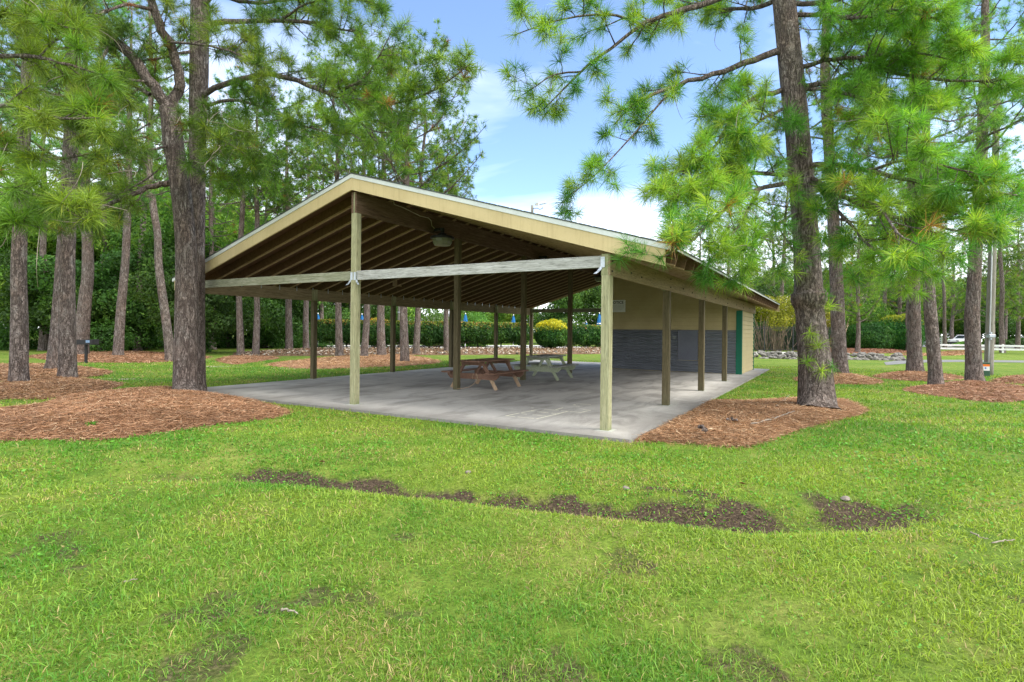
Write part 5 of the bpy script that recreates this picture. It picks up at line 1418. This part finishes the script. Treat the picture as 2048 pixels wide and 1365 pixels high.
# --- twin pines on the left mound ----------------------------------------
Yl = float(gnd(370, 794)[1]); Yb = float(gnd(388, 786)[1])
pine('forked front trunk of the twin pines on the left straw mound', [(372, 796, 52), (371, 770, 45), (372, 700, 43), (373, 600, 41), (372, 500, 38), (366, 420, 36), (356, 340, 36), (347, 290, 37), (342, 235, 36), (336, 215, 33)], Yl, at(336, 214, Yl)[2] + .1,
     [([(338, 222, Yl), (300, 165, Yl - .2), (255, 105, Yl - .3), (202, 58, Yl - .4)], .125, .10, .35),
      ([(341, 228, Yl), (357, 185, Yl + .05), (358, 150, Yl), (336, 82, Yl - .2), (309, 20, Yl - .4), (280, -80, Yl - .6), (260, -200, Yl - .6)], .12, .07, .4),
      ([(345, 365, Yl), (318, 370, Yl - .1), (270, 387, Yl - .3), (206, 418, Yl - .7), (140, 440, Yl - 1.0), (80, 430, Yl - 1.4)], .075, .014),
      ([(202, 60, Yl - .4), (150, 60, Yl - .9), (90, 90, Yl - 1.4), (40, 90, Yl - 1.8)], .04, .012),
      ([(225, 82, Yl - .35), (190, 140, Yl - 1.0), (150, 200, Yl - 1.6), (110, 250, Yl - 2.0)], .035, .010),
      ([(300, 165, Yl - .2), (230, 160, Yl - .8), (190, 190, Yl - 1.3), (160, 240, Yl - 1.7)], .03, .010),
      ([(309, 20, Yl - .4), (250, 10, Yl - 1.0), (190, 30, Yl - 1.5), (120, 20, Yl - 2)], .04, .010),
      ([(338, 86, Yl - .2), (390, 88, Yl - .7), (470, 106, Yl - 1.2), (534, 147, Yl - 1.6)], .03, .009),
      ([(300, 190, Yl - .1), (260, 165, Yl - .1), (245, 155, Yl - .1)], .05, .02),
      ([(347, 262, Yl), (390, 262, Yl - .7), (440, 280, Yl - 1.3), (480, 300, Yl - 1.7)], .025, .008),
      ([(347, 290, Yl), (300, 300, Yl - .7), (240, 310, Yl - 1.4), (190, 330, Yl - 1.9)], .03, .009)],
     None, NM + [(.12, .23, .025)], 56, .25, .0060, 202, 'twin pines', dict(sec_per_m=6.5, sec_len=.85, t0=.28, twigs=5, droop=.08), dead=70, sides=44)
pine('straight back trunk of the twin pines on the left mound', [(392, 787, 40), (392, 740, 34), (393, 600, 31), (393, 467, 30), (395, 300, 31), (398, 150, 34), (400, 0, 33), (402, -150, 30)], Yb, 15.5,
     [([(398, 48, Yb), (460, 45, Yb - .3), (560, 43, Yb - .7), (640, 50, Yb - 1.0), (720, 66, Yb - 1.3)], .075, .016),
      ([(398, 195, Yb), (452, 167, Yb - .4), (530, 148, Yb - .9), (590, 160, Yb - 1.2), (650, 186, Yb - 1.5), (701, 198, Yb - 1.7), (770, 208, Yb - 2.0), (831, 198, Yb - 2.2), (890, 167, Yb - 2.4), (941, 128, Yb - 2.6)], .07, .010),
      ([(650, 186, Yb - 1.5), (718, 164, Yb - 1.9), (753, 120, Yb - 2.1), (782, 66, Yb - 2.3)], .03, .009),
      ([(684, 200, Yb - 1.6), (718, 243, Yb - 1.9), (755, 264, Yb - 2.2), (800, 262, Yb - 2.4)], .022, .007),
      ([(398, 215, Yb), (470, 200, Yb - .6), (530, 218, Yb - 1.1), (600, 250, Yb - 1.6), (680, 272, Yb - 2.0)], .045, .010),
      ([(397, 250, Yb), (450, 280, Yb - .8), (500, 320, Yb - 1.4), (550, 350, Yb - 1.9)], .035, .010),
      ([(560, 43, Yb - .7), (610, 10, Yb - 1.2), (680, -5, Yb - 1.6), (760, 10, Yb - 2)], .03, .009),
      ([(640, 50, Yb - 1.0), (690, 90, Yb - 1.4), (740, 100, Yb - 1.8)], .022, .008),
      ([(400, 20, Yb), (450, -30, Yb - .3), (560, -60, Yb - .9), (660, -30, Yb - 1.4)], .06, .012),
      ([(398, 100, Yb), (350, 110, Yb - .5), (280, 120, Yb - .9), (230, 90, Yb - 1.3)], .04, .010),
      ([(397, 300, Yb), (430, 330, Yb - .8), (470, 380, Yb - 1.2)], .025, .008)],
     dict(z0=9.6, z1=15.2, n=16, Lmax=3.6, rb=.055), NM, 56, .24, .0060, 203, 'twin pines', dict(sec_per_m=6.2, sec_len=.85, t0=.25, twigs=5, droop=.06), dead=30, sides=40)

# --- a pine just outside the left edge whose boughs reach in --------------
c = at(-260, 600, 8.3); c[2] = float(H(c[0], c[1]))
pine('pine at the left edge whose bright needled boughs hang into the upper left corner', [(-262, 700, 48), (-262, 600, 46), (-258, 300, 42), (-255, 0, 38)], 8.3, 11,
     [([(-258, 290, 8.3), (-120, 330, 8.1), (10, 372, 7.9), (100, 402, 7.7), (170, 440, 7.5)], .05, .010),
      ([(-258, 150, 8.3), (-100, 118, 8.2), (40, 112, 8.1), (130, 128, 8.0), (205, 150, 7.9)], .05, .010),
      ([(-258, 200, 8.3), (-90, 222, 8.1), (30, 212, 7.9), (110, 236, 7.8), (200, 236, 7.7)], .05, .010),
      ([(-258, 380, 8.3), (-120, 415, 8.0), (-10, 440, 7.7), (80, 455, 7.6)], .045, .010),
      ([(-256, 40, 8.3), (-80, 25, 8.2), (60, 32, 8.1), (160, 60, 8.0)], .05, .010),
      ([(-256, 250, 8.3), (-100, 290, 8.3), (20, 300, 8.3), (90, 310, 8.2)], .045, .010)],
     dict(z0=5.5, z1=10.6, n=9, Lmax=2.6, rb=.05), NB[:2] + NM[1:3], 64, .26, .0060, 204, None, dict(sec_per_m=3.4, sec_len=.62, t0=.3, twigs=4, droop=.1), base=c, dead=24)

# --- middle distance pines, left ------------------------------------------
def mid(label, tr, ztop, zc, n, Lmax, seed, cols=NM, nn=44, **k):
    Yd = float(gnd(tr[0][0], tr[0][1])[1])
    return pine(label, tr, Yd, ztop, k.pop('limbs', ()), dict(z0=zc, z1=ztop - .3, n=n, Lmax=Lmax, rb=k.pop('rb', .05)), cols, nn, k.pop('L', .22), k.pop('w', .0075), seed, k.pop('group', 'pines on the lawn'), dict(sec_per_m=k.pop('spm', 4.0), sec_len=k.pop('sl', 1.0), t0=.2, twigs=5), bent=False, sides=24, **k)
mid('leftmost rough barked pine standing on the low straw bed', [(38, 771, 38), (38, 740, 31), (39, 640, 28), (38, 520, 25), (46, 300, 22), (56, 137, 20), (58, 0, 18)], 15, 4.6, 26, 3.3, 211)
mid('slightly nearer and shorter trunk of the crossing pair behind the straw mound', [(135, 759, 36), (135, 720, 30), (134, 580, 27), (136, 450, 25), (140, 300, 22), (142, 100, 18)], 15, 5.4, 24, 3.3, 212)
mid('thick trunk leaning out behind the nearer one of the crossing pair', [(115, 741, 44), (119, 700, 37), (126, 600, 33), (133, 480, 30), (140, 330, 26), (150, 100, 22)], 17, 6.5, 26, 3.8, 213, cols=ND + NM[:1])
mid('pine leaning right behind the park grill', [(160, 712, 30), (165, 650, 25), (171, 592, 22), (176, 530, 20), (170, 350, 16), (164, 205, 13)], 19, 8, 24, 3.8, 214, cols=ND + NM[:1], w=.010)
mid('slender pine leaning right at the edge of the shady woods', [(236, 714, 20), (239, 660, 17), (243, 605, 16), (251, 520, 14), (255, 417, 13), (258, 300, 11)], 18, 9, 22, 3.6, 215, cols=ND + NM[:1], w=.010)
mid('crooked slim pine with a scarred foot left of the twin pines', [(341, 723, 20), (338, 690, 17), (332, 640, 16), (318, 537, 14), (315, 468, 13), (306, 410, 13), (300, 330, 11)], 18, 10, 20, 3.4, 216, cols=NM, w=.010)
# right
mid('straight pine just behind the big right-hand pine', [(1680, 750, 34), (1678, 700, 27), (1673, 568, 24), (1668, 464, 22), (1660, 330, 20), (1650, 150, 18)], 17.5, 6, 34, 4.4, 221, cols=NM + NB[:1], w=.0085)
mid('tallest straight dark trunk of the three pines on the right lawn', [(1830, 747, 32), (1829, 700, 25), (1828, 620, 22), (1827, 500, 21), (1827, 240, 19), (1830, 120, 17), (1833, 0, 15)], 19, 6.8, 38, 4.8, 222, cols=NM + NB[:1], w=.009)
mid('crooked pine leaning left on the right lawn', [(1872, 775, 30), (1870, 740, 24), (1862, 640, 22), (1856, 561, 21), (1852, 470, 19), (1850, 350, 17)], 12.5, 5.2, 20, 3.2, 223, cols=NM + NB[:2], w=.007)
mid('pine beside the grey utility pole on the right lawn', [(1949, 765, 33), (1947, 720, 27), (1944, 640, 25), (1948, 568, 23), (1955, 430, 21), (1964, 290, 19), (1970, 100, 16)], 15.5, 5.4, 34, 4.0, 224, cols=NM + NB[:2], w=.0075)

# --- distant pines: five prototypes, then copies ----------------------------
def proto(h, zc, n, Lmax, seed, cols, lean=0.0, rb=.05, r0=.19, nn=24, L=.25, w=.019, spm=3.0):
    q = np.random.default_rng(seed)
    o = thing('pine_tree', 'pine', 'pine tree')
    z = np.linspace(-.1, h, 7); P = np.stack([lean * z + q.normal(0, .06, 7) * (z > 0), q.normal(0, .06, 7) * (z > 0), z], 1); Rd = r0 * np.array([1.15, .92, .85, .76, .6, .38, .1])
    mb = MB(); C, r = trunk_mesh(mb, P, Rd, 18, .03, seed, .25)
    LB = auto_limbs(q, C, zc, h - .3, int(n * 1.5), Lmax, rb, (-.1, .6), .6)
    for Pl, r0_, r1 in LB: S_ = spline(Pl, 10); mb.tube(S_, np.linspace(r0_, r1, 10), 6, cap=False)
    (sp, sr), _, O, A = dress(q, LB, spm, 1.15, .25, 5)
    v, f = tubes(sp, sr * 1.2, 4); mb.add(v, f)
    mb.build('trunk', M['bark_far'], o, True)
    cm = MB(); needles(cm, q, O, A, nn, L, w, cols, seed, False); cm.build('crown', M['needle'], o, False, 'col')
    print('proto', seed, len(O)); return o
protos = [proto(14.6, 7.0, 26, 4.8, 301, NM + NB[:2]), proto(16.5, 9.0, 20, 3.4, 302, NM), proto(17.5, 8.5, 22, 3.8, 303, NM + NB[:1], .03), proto(13.5, 6.0, 22, 3.4, 304, NM + ND[:1], -.02), proto(12.5, 2.6, 30, 3.6, 305, NM + NB[:1])]
used = [False] * 5
def far_pine(px, py, k, label, sc=1.0, rz=0.0, dia=1.0, Y=None, group='slim pines beyond the shelter'):
    if Y is None: g = gnd(px, py)
    else: c = at(px, py, Y); g = np.array([c[0], Y, 0.0])
    s = (dia * sc, dia * sc, sc)
    if not used[k]:
        used[k] = True; o = protos[k]; o.location = [float(t) for t in g]; o.rotation_euler = (0, 0, rz); o.scale = (sc, sc, sc); o['label'] = label
    else: o = copy_tree(protos[k], g, rz, sc, label)
    o['group'] = group; return o
far_pine(810, 726, 0, 'broad crowned pine right of the shelter ridge, its foot in the straw island', 1.0, .6)
far_pine(482, 711, 1, 'left trunk of the pair of slim pines seen under the left eave', .95, 1.1)
far_pine(511, 711, 2, 'right trunk of the pair of slim pines seen under the left eave', .92, 2.2)
far_pine(579, 706, 3, 'mossy footed pine on its own straw bed, seen under the left eave', 1.15, .4)
far_pine(612, 700, 1, 'pine close left of the second left eave post, beyond the mossy one', 1.1, 3.0)
far_pine(679, 713, 2, 'thick trunk seen just left of the front ridge post', 1.0, 4.0)
far_pine(728, 716, 1, 'first trunk right of the front ridge post', .95, 5.1)
far_pine(763, 713, 3, 'second trunk right of the front ridge post', 1.2, 1.9)
far_pine(832, 710, 2, 'slim trunk just right of the broad crowned pine, beyond the straw island', 1.0, .9)
far_pine(893, 708, 1, 'pale trunk half hidden by the second ridge post', .9, 2.6)
far_pine(1766, 700, 3, 'slim pine rising through the dark round shrub on the right', 1.25, 2.0, group='pines beyond the right lawn')
far_pine(1817, 703, 1, 'thin pine beside the yellow crowned round shrub', 1.0, 1.3, group='pines beyond the right lawn')
far_pine(2005, 706, 2, 'pine before the white rail fence right of the grey pole', 1.1, 3.3, group='pines beyond the right lawn')
lb = [(530, 45, 1, 'far pine over the left roof slope, nearest the twin pines'), (640, 48, 2, 'far pine over the left roof slope, nearest the ridge'), (700, 56, 3, 'far pine whose crown tops the ridge peak'), (590, 60, 0, 'far spreading pine above the middle of the left roof slope'), (895, 58, 1, 'far pine behind the right side of the broad crown'),
      (1480, 62, 3, 'far pine above the right eave, left of the yellow tree'), (1400, 75, 1, 'distant pine crown over the middle of the right eave'), (1560, 58, 2, 'far pine just left of the big right-hand trunk'), (1700, 66, 0, 'far spreading pine over the blossoming tree'), (1890, 70, 2, 'far pine above the parked white car'), (1975, 75, 3, 'far pine behind the grey utility pole'), (2060, 60, 1, 'far pine at the right edge beyond the rail fence'), (2010, 90, 0, 'most distant spreading pine at the right edge'), (1640, 80, 1, 'distant pine between the big right-hand trunk and the straight one')]
for n_, (px, Yd, k, t_) in enumerate(lb): far_pine(px, 690, k, t_, 1.0 + .12 * ((n_ * 7) % 5 - 1.5) / 2, n_ * 1.7, Y=Yd, group='far pines')
# left woods pines
for n_, (px, Yd, k, t_) in enumerate([(-60, 30, 1, 'pine at the far left edge of the shady woods'), (85, 36, 2, 'pine deep in the shady woods between the leftmost trunks'), (205, 40, 1, 'thin dark pine behind the park grill'), (275, 37, 2, 'thin dark trunk right of the slender leaning pine'), (300, 42, 3, 'dark pine deep in the woods left of the twin pines'), (425, 44, 1, 'dark pine deep in the woods right of the twin pines')]):
    far_pine(px, 690, k, t_, 1.1, n_ * 2.3, Y=Yd, group='pines in the shady woods')
for n_, (px, Yd, k, sc, t_) in enumerate([(455, 52, 4, 1.2, 'low branched pine behind the pair of slim pines'), (565, 56, 4, 1.3, 'low branched pine beyond the mossy footed pine'), (655, 60, 4, 1.25, 'low branched pine behind the left eave posts'), (425, 40, 3, 1.15, 'dense pine just right of the twin pines over the left eave'), (745, 66, 4, 1.1, 'low branched pine beyond the ridge post gap'),
    (1455, 52, 4, 1.0, 'low branched pine over the right eave'), (1545, 66, 4, 1.25, 'low branched pine behind the yellow crape myrtle'), (1615, 52, 4, 1.1, 'low branched pine hidden partly by the big right-hand trunk'), (1715, 48, 4, .95, 'low branched pine beside the dark round shrub'), (1745, 72, 4, 1.35, 'low branched pine far behind the blossoming tree'), (1800, 60, 4, 1.2, 'low branched pine behind the tallest straight trunk'), (1855, 84, 4, 1.5, 'low branched pine far behind the crooked pine'), (1905, 92, 4, 1.5, 'low branched pine behind the car'), (1985, 62, 4, 1.1, 'low branched pine beyond the grey pole'), (2035, 70, 4, 1.3, 'low branched pine at the right edge behind the rail fence'), (2110, 50, 4, 1.1, 'low branched pine just outside the right edge')]):
    far_pine(px, 690, k, t_, sc, n_ * 2.1, Y=Yd, group='low branched pines')

# ------------------------------------------------------------------ broadleaf woods
def broad(label, h, rad, n, size, cols, seed, trunkr=.14):
    o = thing('broadleaf_tree', label, 'tree'); q = np.random.default_rng(seed)
    bl = [(q.normal(0, rad * .42), q.normal(0, rad * .42), h * q.uniform(.22, .86), rad * q.uniform(.35, .6), rad * q.uniform(.35, .6), h * q.uniform(.10, .17)) for _ in range(22)]
    mb = MB(); leafcloud(q, mb, bl, n, size, cols); mb.build('crown', M['leaf'], o, False, 'col')
    mb = MB(); mb.tube([(0, 0, -.1), (.1, .05, h * .3), (.0, .1, h * .6), (.1, 0, h * .9)], [trunkr, trunkr * .8, trunkr * .5, .03], 9)
    for b in bl[:14]: mb.tube([(0.05, .05, b[2] * .6), (b[0] * .6, b[1] * .6, b[2] * .85), (b[0], b[1], b[2])], [trunkr * .35, trunkr * .22, .015], 6)
    mb.build('trunk', M['bark_far'], o, True); return o
bp = [broad('a', 9.5, 3.4, 26000, .13, DG + MG[:2], 401), broad('b', 7.0, 3.0, 22000, .12, DG, 402), broad('c', 11.5, 3.8, 28000, .14, MG + DG[2:], 403)]
bp.append(broad('d', 14.5, 4.6, 36000, .17, MG + LG[:1] + DG[3:], 404)); bu = [0, 0, 0, 0]
def put_broad(px, Yd, k, label, sc, rz, group):
    c = at(px, 690, Yd); g = (c[0], Yd, 0)
    if not bu[k]: bu[k] = 1; o = bp[k]; o.location = [float(t) for t in g]; o.rotation_euler = (0, 0, rz); o.scale = (sc,) * 3; o['label'] = label
    else: o = copy_tree(bp[k], g, rz, sc, label)
    o['group'] = group
for n_, (px, Yd, k, sc, t_) in enumerate([
    (-110, 38, 0, 1.1, 'dark leafy tree at the left edge of the woods'), (30, 40, 2, 1.0, 'tall leafy tree behind the leftmost rough pine'), (95, 36, 1, .95, 'low dark leafy tree between the leftmost trunks'),
    (200, 37, 1, 1.0, 'dark leafy tree behind the park grill'), (285, 38, 0, .95, 'leafy tree behind the slender leaning pine'), (310, 46, 2, 1.1, 'tall leafy tree behind the crooked slim pine'),
    (395, 33, 1, .80, 'low spreading dark shrub tree right behind the twin pines'), (455, 44, 0, .95, 'leafy tree behind the pair of slim pines'), (545, 45, 1, 1.0, 'leafy tree between the slim pair and the mossy footed pine'), (600, 49, 0, .9, 'leafy tree beyond the mossy footed pine'), (160, 50, 2, 1.2, 'tallest leafy tree at the back of the shady woods')]):
    put_broad(px, Yd, k, t_, sc, n_ * 1.9, 'leafy trees of the shady woods')
for n_, (px, Yd, k, sc, t_) in enumerate([
    (1120, 70, 0, 1.05, 'leafy tree beyond the pool over the golden shrub'), (1020, 75, 2, .9, 'leafy tree beyond the pool above the long hedge'), (1195, 72, 0, 1.1, 'leafy tree beyond the pool beside the storeroom'), (700, 62, 1, 1.2, 'leafy tree behind the first slim pines beyond the hedge'), (790, 78, 2, .95, 'leafy tree left of the white house'), (960, 95, 2, 1.0, 'leafy tree right of the white house'),
    (1500, 62, 1, 1.2, 'leafy tree behind the yellow crape myrtle'), (1600, 72, 0, 1.1, 'leafy tree behind the big right-hand trunk'), (1790, 76, 0, 1.0, 'leafy tree beyond the yellow crowned round shrub'), (1850, 105, 2, 1.1, 'tall leafy tree behind the metal gate'), (1930, 106, 0, 1.2, 'leafy tree behind the parked white car'), (1990, 98, 1, 1.5, 'leafy tree behind the grey utility pole'), (2060, 96, 2, 1.0, 'leafy tree at the right edge beyond the road')]):
    put_broad(px, Yd, k, t_, sc, n_ * 1.3, 'leafy trees in the distance')
for n_, (px, Yd, k, sc, t_) in enumerate([(-20, 52, 3, 1.0, 'big light leafy tree at the far left'), (110, 56, 3, 1.1, 'big leafy tree behind the crossing pair of pines'), (240, 54, 3, 1.05, 'big leafy tree over the park grill'), (350, 56, 3, 1.1, 'big leafy tree behind the twin pines'), (470, 58, 3, 1.0, 'big leafy tree over the left eave'), (570, 64, 3, 1.0, 'big leafy tree over the middle of the left roof slope'), (1545, 90, 3, .9, 'big leafy tree far behind the storeroom corner'), (1680, 95, 3, 1.0, 'big leafy tree behind the straight pine'), (1760, 110, 3, 1.1, 'big leafy tree behind the slim pine in the round shrub'), (1880, 125, 3, 1.2, 'big leafy tree closing the road end'), (2000, 118, 3, 1.2, 'big leafy tree beyond the road at the right')]):
    put_broad(px, Yd, k, t_, sc, n_ * 1.7, 'tall leafy trees')
for n_, (px, Yd, k, sc, t_) in enumerate([(-90, 46, 3, 1.0, 'tall dark leafy tree at the left border, behind the leftmost bough'), (55, 47, 3, .95, 'tall leafy tree framed by the two leftmost trunks'), (150, 44, 2, 1.1, 'leafy tree crowding the crossing pair of pines'), (215, 46, 3, .9, 'tall leafy tree between the grill pine and the slender pine'), (285, 49, 3, 1.0, 'tall leafy tree between the slender pine and the crooked pine'), (335, 42, 2, 1.0, 'leafy tree crowding the crooked slim pine'), (415, 50, 3, .95, 'tall leafy tree just right of the twin pines'), (500, 52, 2, 1.15, 'leafy tree rising over the pair of slim pines'), (20, 60, 3, 1.25, 'tallest far leafy tree over the leftmost trunks'), (180, 64, 3, 1.35, 'tallest far leafy tree over the grill'), (310, 66, 3, 1.35, 'tallest far leafy tree behind the forked trunk'), (440, 68, 3, 1.3, 'tallest far leafy tree over the left eave end')]):
    put_broad(px, Yd, k, t_, sc, n_ * 2.3, 'leafy trees filling the left woods')

# the far wood that closes the view
q = np.random.default_rng(500); mb = MB(); bl = []
for x in np.arange(-150, 190, 4.2):
    yb = 118 + 14 * math.sin(x * .05) - (38 if x < -20 else 0) * min(1, max(0, (-20 - x) / 15))
    hgt = (11 + 3.5 * vnoise(np.array([x * .21]), np.array([3.]), 4)[0]) * (1.0 if x < -16 or x > 45 else .62)
    for zc in np.arange(1.4, hgt, 3.0): bl.append((x + q.normal(0, 1.2), yb + q.normal(0, 2.5), zc, 3.4, 3.0, 2.3))
leafcloud(q, mb, bl, 120000, .34, DG[1:] + MG + MG[:2], .2)
mb.build('x', M['leaf'], None, False, 'col').name = 'far_woods'
tag(bpy.data.objects['far_woods'], 'distant mixed wood closing the view all round', 'woods', None, 'stuff')
# dark undergrowth below the left woods
q = np.random.default_rng(501); mb = MB(); bl = []
for k in range(46):
    px = q.uniform(-220, 640); Yd = q.uniform(34, 44) if px < 430 else q.uniform(42, 48); c = at(px, 690, Yd); bl.append((c[0], Yd, q.uniform(.4, 1.1), q.uniform(.8, 1.7), q.uniform(.8, 1.4), q.uniform(.5, 1.2)))
leafcloud(q, mb, bl, 60000, .085, DG, .2); tag(mb.build('undergrowth', M['leaf'], None, False, 'col'), 'dark tangled undergrowth along the foot of the shady woods', 'undergrowth', None, 'stuff')

# ------------------------------------------------------------------ sky, sun, camera
EL, AZ = R(50), R(112)
w = bpy.data.worlds.new('World'); S.world = w; w.use_nodes = True
nt = w.node_tree; nt.nodes.clear(); Lk = nt.links
sky = N(nt, 'ShaderNodeTexSky'); sky.sky_type = 'NISHITA'; sky.sun_disc = False; sky.sun_elevation = EL; sky.sun_rotation = AZ; sky.air_density = .85; sky.dust_density = .3; sky.ozone_density = 4.5
tc = N(nt, 'ShaderNodeTexCoord'); sx = N(nt, 'ShaderNodeSeparateXYZ'); Lk.new(tc.outputs['Generated'], sx.inputs[0])
den = mathn(nt, 'ADD', mathn(nt, 'MAXIMUM', sx.outputs[2], 0.0), .16)
cx_ = N(nt, 'ShaderNodeCombineXYZ'); Lk.new(mathn(nt, 'DIVIDE', sx.outputs[0], den), cx_.inputs[0]); Lk.new(mathn(nt, 'DIVIDE', sx.outputs[1], den), cx_.inputs[1])
mp = N(nt, 'ShaderNodeMapping'); mp.inputs['Scale'].default_value = (.55, 1.0, 1); mp.inputs['Rotation'].default_value = (0, 0, R(24)); mp.inputs['Location'].default_value = (3.1, 1.7, 0); Lk.new(cx_.outputs[0], mp.inputs[0])
c1 = noise(nt, mp.outputs[0], .95, 6, .55, .5)
hz_ = mathn(nt, 'POWER', mathn(nt, 'SUBTRACT', 1.0, mathn(nt, 'MAXIMUM', sx.outputs[2], 0.0), True), 3.4)
fac = mathn(nt, 'ADD', mathn(nt, 'MULTIPLY', mathn(nt, 'SUBTRACT', c1, .47), 1.9), mathn(nt, 'MULTIPLY', mathn(nt, 'SUBTRACT', hz_, .16), 1.35))
fac = mathn(nt, 'ADD', mathn(nt, 'MAXIMUM', fac, 0.0), mathn(nt, 'MULTIPLY', mathn(nt, 'SUBTRACT', .5, sx.outputs[1], True), 1.5, True))
fac = mathn(nt, 'MINIMUM', mathn(nt, 'MAXIMUM', fac, .02), .96)
hs_ = N(nt, 'ShaderNodeHueSaturation', Saturation=1.0, Value=1.12); Lk.new(sky.outputs[0], hs_.inputs['Color'])
cl = mixc(nt, fac, hs_.outputs[0], (8.5, 8.75, 9.1))
bg = N(nt, 'ShaderNodeBackground'); bg.inputs['Strength'].default_value = .092; Lk.new(cl, bg.inputs[0])
wo = N(nt, 'ShaderNodeOutputWorld'); Lk.new(bg.outputs[0], wo.inputs[0])
sun = bpy.data.lights.new('sun', 'SUN'); sun.energy = 1.7; sun.angle = R(40); sun.color = (1.0, .95, .86)
so = bpy.data.objects.new('sun', sun); COL.objects.link(so)
sd = Vector((math.sin(AZ) * math.cos(EL), math.cos(AZ) * math.cos(EL), math.sin(EL)))
so.rotation_euler = sd.to_track_quat('Z', 'Y').to_euler(); so.location = (0, 0, 30)

cam = bpy.data.cameras.new('camera'); co = bpy.data.objects.new('camera', cam); COL.objects.link(co)
co.location = (0, 0, EYE); co.rotation_euler = (R(90), -ROLL, 0)
cam.sensor_width = 36; cam.lens = F / 2048 * 36; cam.shift_y = -(682.5 - HY) / 2048; cam.clip_start = .05; cam.clip_end = 3000
S.camera = co
S.render.resolution_x, S.render.resolution_y = 1024, 682
S.view_settings.view_transform = 'Standard'; S.view_settings.look = 'None'; S.view_settings.exposure = 1.8; S.view_settings.gamma = 1
S.render.engine = 'CYCLES'; cy = S.cycles
cy.max_bounces = 7; cy.diffuse_bounces = 4; cy.glossy_bounces = 2; cy.transmission_bounces = 4; cy.transparent_max_bounces = 4
cy.use_denoising = True; cy.denoising_prefilter = 'NONE'; cy.use_adaptive_sampling = False; cy.denoiser = 'OPENIMAGEDENOISE'
cy.sample_clamp_indirect = 4
